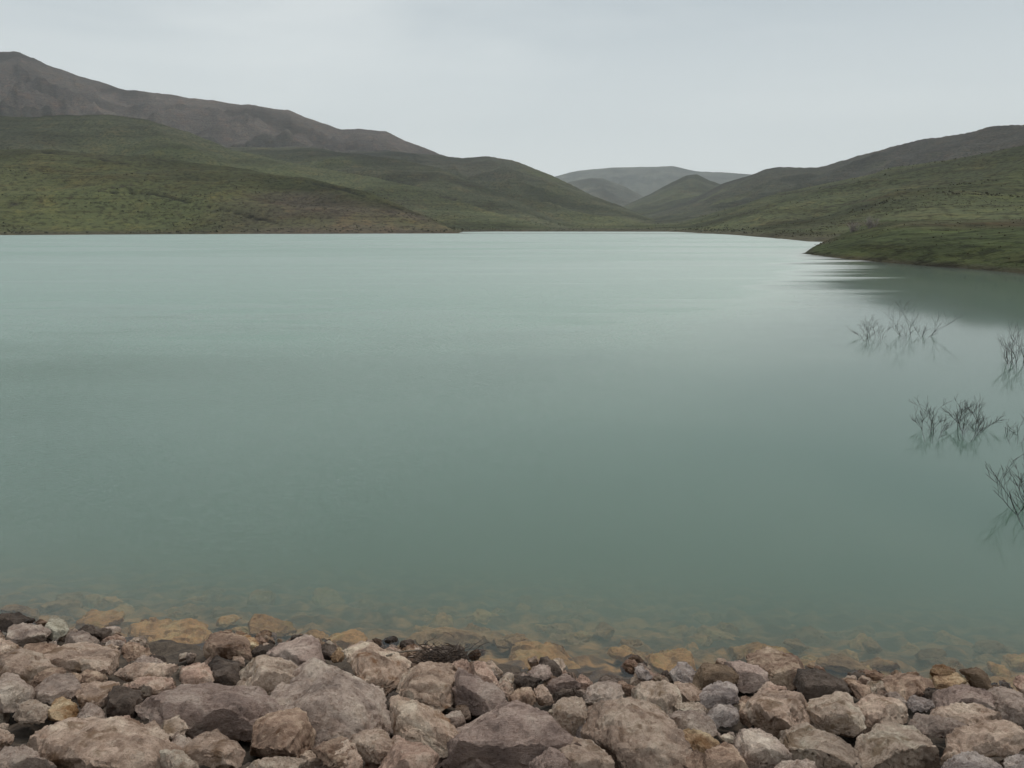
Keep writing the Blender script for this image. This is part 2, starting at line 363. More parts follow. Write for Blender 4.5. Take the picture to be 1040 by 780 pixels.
# waterline of the basin
ys = prof([(-560, 237.6), (0, 237.2), (300, 237.6), (464, 237.0), (470, 235.4), (600, 234.4), (640, 234.2), (690, 235.6), (740, 238.2), (790, 242.0), (822, 245.0), (1040, 250), (1600, 262)])(pxs)
SH = shore_r(ys)
SHg = SH[:, None] * (1 + 0.02 * wob + 0.012 * wob2)
h0 = np.where(RRg > SHg, 0.05 * np.power(np.maximum(RRg - SHg, 0), 0.80), (RRg - SHg) * 0.05)
LAYERS.append((h0, 'rgreen'))
hill([(-560, 130), (0, 151), (60, 151), (110, 155), (180, 164), (260, 172), (330, 184), (380, 198), (410, 210), (440, 223), (466, 236.4), (476, 243), (1600, 260)],
     [(-560, 700), (0, 640), (300, 560), (466, 440), (1600, 440)], [(-560, 385), (0, 392), (464, 398), (480, 400)], 0.95, 0.10, 'spur', 0.2, 0.22)
hill([(-560, 80), (0, 117), (60, 118), (120, 116), (160, 122), (200, 135), (240, 152), (300, 166), (370, 178), (440, 196), (500, 215), (560, 231), (600, 240), (1600, 260)],
     [(-560, 1050), (0, 1000), (300, 880), (560, 640)], [(-560, 560), (300, 520), (560, 520)], 1.1, 0.2, 'green', 0.5, 0.22)
hill([(-560, 250), (100, 200), (180, 160), (240, 148), (320, 150), (380, 158), (447, 171), (485, 186), (525, 203), (560, 222), (600, 236), (1600, 260)],
     [(-560, 1250), (300, 1180), (560, 800)], [(-560, 640), (300, 560), (560, 560)], 1.1, 0.2, 'dkolive', 0.5, 0.22)
hill([(-560, 280), (250, 190), (330, 156), (400, 153), (440, 157), (470, 160), (498, 158.5), (520, 163), (545, 172), (570, 183), (600, 198), (630, 209), (655, 220), (690, 233), (720, 242), (1600, 280)],
     [(-560, 1500), (498, 1450), (690, 1050)], [(-560, 700), (498, 640), (640, 660), (690, 700)], 1.15, 0.25, 'dkolive', 0.5, 0.24)
hill([(-560, -20), (-200, 30), (0, 53), (40, 56), (52, 60), (70, 68), (110, 82), (140, 91), (200, 99), (250, 105), (300, 112), (330, 124), (350, 130), (375, 131), (395, 134), (412, 142), (440, 153), (470, 165), (520, 190), (600, 225), (1600, 280)],
     [(-560, 2300), (0, 2300), (520, 1900)], [(-560, 900), (520, 1000)], 1.25, 0.3, 'brown', 5.0, 0.26)
# far
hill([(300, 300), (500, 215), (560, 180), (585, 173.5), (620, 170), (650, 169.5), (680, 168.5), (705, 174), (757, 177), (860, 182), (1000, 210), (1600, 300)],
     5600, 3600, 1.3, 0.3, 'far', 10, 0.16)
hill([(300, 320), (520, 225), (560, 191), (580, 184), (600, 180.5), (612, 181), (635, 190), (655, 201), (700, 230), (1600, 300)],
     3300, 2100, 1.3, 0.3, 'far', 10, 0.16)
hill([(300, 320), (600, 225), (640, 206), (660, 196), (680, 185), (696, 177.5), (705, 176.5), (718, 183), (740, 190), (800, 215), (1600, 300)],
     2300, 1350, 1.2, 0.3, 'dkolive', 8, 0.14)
# right
hill([(300, 300), (600, 236), (660, 217), (700, 203), (730, 187), (760, 177.5), (775, 172), (790, 170), (828, 169), (860, 160), (900, 148), (935, 139.5), (960, 138), (990, 130), (1040, 124.5), (1200, 100), (1600, 60)],
     [(500, 2100), (730, 1750), (1040, 1150), (1600, 1000)], [(500, 1000), (730, 850), (1040, 560), (1600, 500)], 1.1, 0.25, 'rdark', 6.0, 0.24)
hill([(300, 300), (640, 240), (690, 226), (740, 211), (790, 196), (850, 183), (900, 172), (960, 162), (1040, 147), (1200, 118), (1600, 80)],
     [(500, 1000), (690, 900), (900, 700), (1040, 560), (1600, 460)], [(500, 700), (690, 560), (790, 270), (900, 235), (1040, 220), (1600, 200)], 1.0, 0.15, 'rgreen', 1.0, 0.22)
# the low promontory on the right: grassy bank, lateral ramp at its tip
yp = prof([(800, 256.0), (818, 257.5), (850, 261.5), (900, 266.0), (950, 270.0), (1000, 273.5), (1040, 277), (1200, 290), (1600, 330)])(pxs)
RP = shore_r(yp)[:, None] * (1 + 0.006 * wob2)
hp = 4.1 * (1 - np.exp(-np.maximum(RRg - RP, 0) / 16.0)) + 0.008 * np.maximum(RRg - RP, 0)
lat = (PX - (819 + 9 * wob2)) * RRg / 800.0 * 0.22
lat = lat - 0.0
hp = np.where(RRg > RP, hp, (RRg - RP) * 0.10)
hp = np.minimum(hp, lat) + 0.25 * wob2 * np.clip(hp, 0, 1)
yb = prof([(800, 258), (819, 257), (826, 252.5), (836, 249), (850, 246), (868, 242), (890, 237), (915, 233.6), (1600, 233.6)])(pxs)
RB = shore_r(yb)[:, None] * (1 + 0.01 * wob2)
hp = np.minimum(hp, (RB - RRg) * 0.07)
hp = np.where(RRg > 420, -6, hp)
LAYERS.append((hp, 'bank'))

Z = LAYERS[0][0].copy(); ZC = np.zeros(Z.shape + (3,)); ZC[:] = G['rgreen']
for h, zn in LAYERS[1:]:
    k = 0.02 * np.maximum(np.abs(h), 2.0)
    wgt = smooth(-1, 1, (h - Z) / k)
    ZC = ZC * (1 - wgt[..., None]) + np.array(G[zn]) * wgt[..., None]
    d = np.clip((h - Z) / k, -1, 1)
    Z = np.where(np.abs(h - Z) < k, (h + Z) / 2 + 0 * d + k * (1 + d * d) * 0.25, np.maximum(h, Z))
# surface relief, growing with height above the water
relief = np.clip((Z - 0.6) / 30.0, 0, 1)
Z = Z + relief * (1.9 * wob2 + 0.012 * np.minimum(Z, 200) * wob)
Z = Z + np.clip(Z / 4, 0, 1) * 0.35 * fbm(P2 / 14.0, 3).reshape(Z.shape)
Z = np.maximum(Z, -4.2)
# colour zones: reddish spur tip, red cut on the promontory rim, bare soil at the waterline
PYg = 390.0 - (F * SP + 0 * Z)                     # photo row of each vertex (for tracing the soil patches)
fz = F
den = (YY * CP - (Z - CAMZ) * SP); PYg = 390.0 - F * (YY * SP + (Z - CAMZ) * CP) / den; PXg = 520.0 + F * XX / den
def blend(mask, c):
    global ZC
    mk = np.clip(mask, 0, 1)[..., None]; ZC = ZC * (1 - mk) + np.array(c) * mk
blend((ZC[..., 0] > 0) * (np.abs(ZC - np.array(G['rdark'])).sum(-1) < 0.02) * smooth(930, 780, PX) * 0.8, (0.090, 0.094, 0.060))
near_l = (RRg < 640) & (PX < 500)
n_big = fbm(P2 / 45.0 + 3, 4).reshape(Z.shape); n_big2 = fbm(P2 / 160.0 + 71, 4).reshape(Z.shape)
spur_line = np.interp(PXg, [0, 150, 200, 260, 330, 400, 430, 466], [236, 232, 203, 192, 190, 206, 215, 234])
blend(near_l * smooth(0, 8, PYg - spur_line) * smooth(190, 300, PXg) * (0.85 + 0.7 * n_big), G['red'])
blend(smooth(0.25, 0.8, n_big2) * (Z > 1.5) * 0.35, (0.108, 0.094, 0.062))
blend(smooth(0.1, 0.5, -n_big2) * (Z > 1.5) * (Z < 90) * 0.45, (0.118, 0.130, 0.054))
blend(smooth(35, 130, Z + 40 * n_big2) * (RRg < 1700) * 0.6, (0.074, 0.070, 0.056))
blend(smooth(2.0, 0.4, Z) * (Z > -0.5) * (RRg > 150) * 0.6, (0.115, 0.094, 0.070))
blend(smooth(0.55, 0.15, Z) * (Z > -0.5) * (RRg < 150) * 0.8, (0.056, 0.048, 0.034))
blend(smooth(1.2, 0.1, np.abs(Z - 4.3 - 0.4 * n_big)) * (RRg < 330) * (PX > 860) * (0.35 + 0.8 * n_big), (0.100, 0.074, 0.052))
sweep = fbm(P2 * np.array([1 / 210.0, 1 / 120.0, 1]) + 133, 3).reshape(Z.shape)
ZC = ZC * (1 - 0.34 * smooth(0.05, 0.45, sweep)[..., None] * (Z > 2)[..., None])
ZC = ZC * (1 + 0.22 * smooth(0.05, 0.45, -sweep)[..., None] * (Z > 2)[..., None])
# thin scarps traced along the left slopes: a step in the ground with bare dark earth
def scarp(pts, wpx, depth, colr, rmax=1200):
    global Z
    best = np.full(Z.shape, 1e9)
    for (x0, y0), (x1, y1) in zip(pts[:-1], pts[1:]):
        L = (x1 - x0) ** 2 + (y1 - y0) ** 2
        t = np.clip(((PXg - x0) * (x1 - x0) + (PYg - y0) * (y1 - y0)) / L, 0, 1)
        best = np.minimum(best, np.hypot((PXg - x0 - t * (x1 - x0)) * 0.6, PYg - y0 - t * (y1 - y0)))
    mk = smooth(wpx * 1.4, wpx * 0.3, best + 1.6 * np.abs(n_big) * wpx) * (RRg < rmax) * (Z > 1)
    Z = Z - depth * mk; blend(mk * 0.95, colr)
SOIL = (0.024, 0.021, 0.017)
scarp([(113, 195), (150, 195), (178, 201), (215, 209), (250, 218), (286, 227)], 1.6, 1.6, SOIL)
scarp([(42, 154), (80, 158), (137, 167)], 1.1, 1.2, SOIL)
scarp([(318, 186), (350, 192), (382, 204), (408, 212)], 1.4, 1.4, SOIL)
scarp([(417, 191), (440, 196), (462, 203)], 1.0, 1.2, SOIL)
scarp([(0, 208), (60, 202), (110, 191), (140, 186)], 0.9, 0.6, (0.07, 0.06, 0.04))
scarp([(735, 218), (790, 214), (850, 209), (920, 196)], 0.9, 0.6, (0.07, 0.06, 0.04))
scarp([(700, 210), (740, 202), (800, 196), (860, 186)], 1.0, 0.8, (0.055, 0.050, 0.036))

verts = np.stack([XX.ravel(), YY.ravel(), Z.ravel()], 1)
I = np.arange(AZ_N * RN).reshape(AZ_N, RN)
quads = np.stack([I[:-1, :-1].ravel(), I[1:, :-1].ravel(), I[1:, 1:].ravel(), I[:-1, 1:].ravel()], 1)
keep = (verts[quads][:, :, 2].max(1) > -4.1)
me = np_mesh('hills', verts, quads[keep])
ca = me.color_attributes.new('zone', 'FLOAT_COLOR', 'POINT')
buf = np.ones((len(verts), 4), dtype=np.float32); buf[:, :3] = ZC.reshape(-1, 3); ca.data.foreach_set('color', buf.ravel())
me.polygons.foreach_set('use_smooth', np.ones(len(me.polygons), dtype=bool))
hills = link_mesh('hills', me, M_TERR); tag(hills, 'bare green and brown hills closing the far side of the lake', 'hills', kind='structure')
def ground_z(px, r):
    i = int(np.clip(np.searchsorted(pxs, px), 1, AZ_N - 1)); j = int(np.clip(np.searchsorted(rr, r), 1, RN - 1))
    return Vector((math.sin(az[i]) * rr[j], math.cos(az[i]) * rr[j], float(Z[i, j])))

# ------------------------------------------------------------------ lake bed, dam, water, haze
def box_mesh(name, x0, x1, y0, y1, z0, z1):
    v = [(x, y, z) for z in (z0, z1) for y in (y0, y1) for x in (x0, x1)]
    f = [(0, 2, 3, 1), (4, 5, 7, 6), (0, 1, 5, 4), (2, 6, 7, 3), (0, 4, 6, 2), (1, 3, 7, 5)]
    me = bpy.data.meshes.new(name); me.from_pydata(v, [], f); me.update(); return me
me = bpy.data.meshes.new('ground'); S = 9500.0
me.from_pydata([(-S, -S, -4.05), (S, -S, -4.05), (S, S, -4.05), (-S, S, -4.05)], [], [(0, 1, 2, 3)]); me.update()
tag(link_mesh('ground', me, M_SILT), 'silty ground under the lake and valley', 'ground', kind='structure')

SL = 0.36
def shore_y(x): return 6.86 - 0.115 * np.clip(x, -8, 8) + 0.0 * x
SU = 0.31                                          # the drowned toe of the slope is gentler
def dam_z(x, y):
    q = shore_y(x) - y
    return np.where(q > 0, SL * q, SU * q)
xs_ = np.concatenate([np.linspace(-600, -14, 12), np.linspace(-12, 12, 241), np.linspace(14, 600, 12)])
ys_ = np.concatenate([[-26, -8, -0.6], np.linspace(0, 12, 121), [18, 24]])
Xd, Yd = np.meshgrid(xs_, ys_, indexing='ij')
Zd = dam_z(Xd, Yd)
crest = 2.42
Zd = np.minimum(Zd, crest); Zd = np.where(Yd < -8.1, -5.0, Zd); Zd = np.maximum(Zd, -5.0)
pd = np.stack([Xd.ravel(), Yd.ravel(), 0 * Xd.ravel()], 1)
Zd = Zd + np.where((Yd > 0.5) & (np.abs(Xd) < 13), np.where(Zd < 0, 0.09, 0.08) * fbm(pd * 3.4, 5).reshape(Xd.shape) - 0.10, 0)
I = np.arange(Xd.size).reshape(Xd.shape)
q = np.stack([I[:-1, :-1].ravel(), I[1:, :-1].ravel(), I[1:, 1:].ravel(), I[:-1, 1:].ravel()], 1)
me = np_mesh('embankment', np.stack([Xd.ravel(), Yd.ravel(), Zd.ravel()], 1), q)
me.polygons.foreach_set('use_smooth', np.ones(len(me.polygons), dtype=bool))
tag(link_mesh('embankment', me, M_DAM), 'dark rubble slope of the dam under the boulders', 'embankment', kind='structure')

me = box_mesh('lake_water', -1100, 1100, 1.2, 1300, -4.3, 0.0)
tag(link_mesh('lake_water', me, M_WATER), 'calm cloudy turquoise reservoir water', 'water', kind='structure')

HAZE = 1.0e-4
if HAZE:
    mh = bpy.data.materials.new('haze_air'); mh.use_nodes = True; t = mh.node_tree; t.nodes.clear()
    o_ = nn(t, 'ShaderNodeOutputMaterial'); pv = nn(t, 'ShaderNodeVolumePrincipled')
    pv.inputs['Color'].default_value = (0.86, 0.92, 0.97, 1); pv.inputs['Density'].default_value = HAZE
    t.links.new(pv.outputs[0], o_.inputs['Volume'])
    me = box_mesh('haze', -S - 100, S + 100, -S - 100, S + 100, -6.0, 1150.0)
    hz = link_mesh('haze', me, mh); tag(hz, 'thin pale haze in the air over the lake and hills', 'haze', kind='stuff')

# ------------------------------------------------------------------ rocks
camv = Vector((0, 0, CAMZ))
SN = Vector((0, SL, 1)).normalized()
def hit_slope(x, y, lift):
    d = ray(x, y)                                  # z = SL*(6.86-0.115x-y)+lift
    s = (SL * 6.86 + lift - CAMZ) / (d.z + SL * (0.115 * d.x + d.y))
    if (camv + d * s).z < lift:                    # past the waterline
        s = (SU * 6.86 + lift - CAMZ) / (d.z + SU * (0.115 * d.x + d.y))
    return camv + d * s
def hit_plane(x, y, p0, n):
    d = ray(x, y); return camv + d * ((p0 - camv).dot(n) / d.dot(n))
def rock_from_points(name, pts, voxel, seed, amp=0.05, rough=0.35, size=None):
    bm = bmesh.new()
    for p in pts: bm.verts.new(p)
    r = bmesh.ops.convex_hull(bm, input=bm.verts)
    junk = [g for g in set(r['geom_interior'] + r['geom_unused']) if isinstance(g, bmesh.types.BMVert)]
    bmesh.ops.delete(bm, geom=junk, context='VERTS')
    me = bpy.data.meshes.new(name + '_hull'); bm.to_mesh(me); bm.free()
    tmp = bpy.data.objects.new('tmp', me); col.objects.link(tmp)
    md = tmp.modifiers.new('r', 'REMESH'); md.mode = 'VOXEL'; md.voxel_size = voxel
    sm = tmp.modifiers.new('s', 'SMOOTH'); sm.factor = 0.5; sm.iterations = 1
    dg = C.evaluated_depsgraph_get(); ev = tmp.evaluated_get(dg)
    out_me = bpy.data.meshes.new_from_object(ev); out_me.name = name
    bpy.data.objects.remove(tmp); bpy.data.meshes.remove(me)
    n = len(out_me.vertices); co = np.empty(n * 3, dtype=np.float32); out_me.vertices.foreach_get('co', co); co = co.reshape(-1, 3).astype(np.float64)
    no = np.empty(n * 3, dtype=np.float32); out_me.vertices.foreach_get('normal', no); no = no.reshape(-1, 3)
    ext = np.sort(co.max(0) - co.min(0))[1] if size is None else size
    q = co / ext + seed * 3.7
    rp_ = np.random.RandomState(int(seed * 100) % 100000 + 3); cen = co.mean(0); co = co - cen
    for _ in range(20):                                # flat broken faces
        nv = rp_.normal(size=3); nv[2] = abs(nv[2]) if rp_.rand() < .65 else nv[2]; nv /= np.linalg.norm(nv)
        pr = co @ nv; dd_ = pr.max() * rp_.uniform(0.66, 0.92)
        co = co - np.outer(np.maximum(pr - dd_, 0), nv)
    co = co + cen
    # chipped facets: cells of different depth, then cracks and grain
    d = amp * ext * (0.9 * fbm(q * 1.7, 3) + 0.5 * (fbm(q * 3.1 + 5, 3, True) - 0.3))
    st = fbm(q * 2.4 + 11, 2); st = np.floor(st * 4) / 4 + 0.25 * smooth(0.40, 0.60, (st * 4) % 1)
    d = d + amp * ext * 1.0 * st
    cr_ = np.abs(fbm(q * 2.2 + 31, 3)); d = d - amp * ext * 0.9 * (1 - smooth(0.0, 0.10, cr_))          # cracks between facets
    d = d + rough * 0.013 * fbm(co * 11 + seed, 4) + rough * 0.014 * (fbm(co * 48 + seed, 3))
    pit = fbm(co * 27 + seed * 2 + 3, 2); d = d - rough * 0.022 * smooth(0.32, 0.6, pit)
    co = co + no * d[:, None]
    out_me.vertices.foreach_set('co', co.astype(np.float32).ravel())
    out_me.polygons.foreach_set('use_smooth', np.ones(len(out_me.polygons), dtype=bool))
    out_me.materials.clear(); out_me.update(); out_me.set_sharp_from_angle(angle=R(24))
    return out_me
X0 = [0, 170, 340, 510, 680, 840]
POLYS = []
def traced_rock(tile, label, colr, poly, name='boulder', front=0.18, bulge=0.40, lift=0.10, sub=False, flat=0.5, seed=None, group='broken rocks along the shore'):
    k = len(POLYS); rnd = random.Random(k * 13 + 5)
    ga = sum(a for a, b in poly) / len(poly); gb = sum(b for a, b in poly) / len(poly); grow_ = 1.38 if not sub else 1.42
    poly = [(ga + (a - ga) * grow_ * rnd.uniform(.98, 1.03), gb + (b - gb) * grow_ * rnd.uniform(.98, 1.03)) for a, b in poly]
    pp = [(X0[tile] + a / 4.875, 620 + b / 4.875) for a, b in poly]
    POLYS.append(pp)
    cx = sum(p[0] for p in pp) / len(pp); cyy = sum(p[1] for p in pp) / len(pp)
    c0 = hit_slope(cx, cyy, lift)
    n = (SN * flat + (camv - c0).normalized() * (1 - flat) + Vector((rnd.uniform(-.18, .18), rnd.uniform(-.05, .12), 0))).normalized()
    P = [hit_plane(x, y, c0, n) for x, y in pp]
    wpx = max(p[0] for p in pp) - min(p[0] for p in pp); hpx = max(p[1] for p in pp) - min(p[1] for p in pp)
    m = c0.length and (camv - c0).length / F
    sz = min(wpx, hpx * 1.5) * m
    pts = list(P)
    for ring, sc_, push, dn in ((0, 0.80, 0.55, 0.5), (1, 0.48, 1.0, 1.0)):
        for (x, y) in pp:
            s = sc_ * rnd.uniform(0.86, 1.08)
            qx = cx + (x - cx) * s; qy = cyy + (y - cyy) * s + hpx * front * dn * (0.8 if y < cyy else 0.35)
            b = hit_plane(qx, qy, c0, n); dv = (camv - b).normalized()
            pts.append(b + dv * sz * bulge * push * rnd.uniform(0.65, 1.05))
    for (x, y) in pp:                              # the buried half
        s = rnd.uniform(0.72, 0.9)
        b = hit_plane(cx + (x - cx) * s, cyy + (y - cyy) * s, c0, n); dv = (b - camv).normalized()
        pts.append(b + dv * sz * rnd.uniform(0.35, 0.6) )
    if sub:                                        # tops stay under the water
        pts = [Vector((p.x, p.y, p.z if p.z < -0.06 else -0.06 + 0.35 * (max(p.z, -0.06) + 0.06) / (1 + 6 * (p.z + .06)) * 0.3)) for p in pts]
    vox = max(0.011, min(0.022, sz * 0.05))
    ctr = sum(pts, Vector()) / len(pts)
    pts = [p - ctr for p in pts]
    me = rock_from_points(name, pts, vox, k * 0.73, 0.032 if not sub else 0.05, 0.75 if not sub else 0.35)
    o = link_mesh(name, me, RM[colr]); o.location = ctr
    return tag(o, label, 'rock', group)

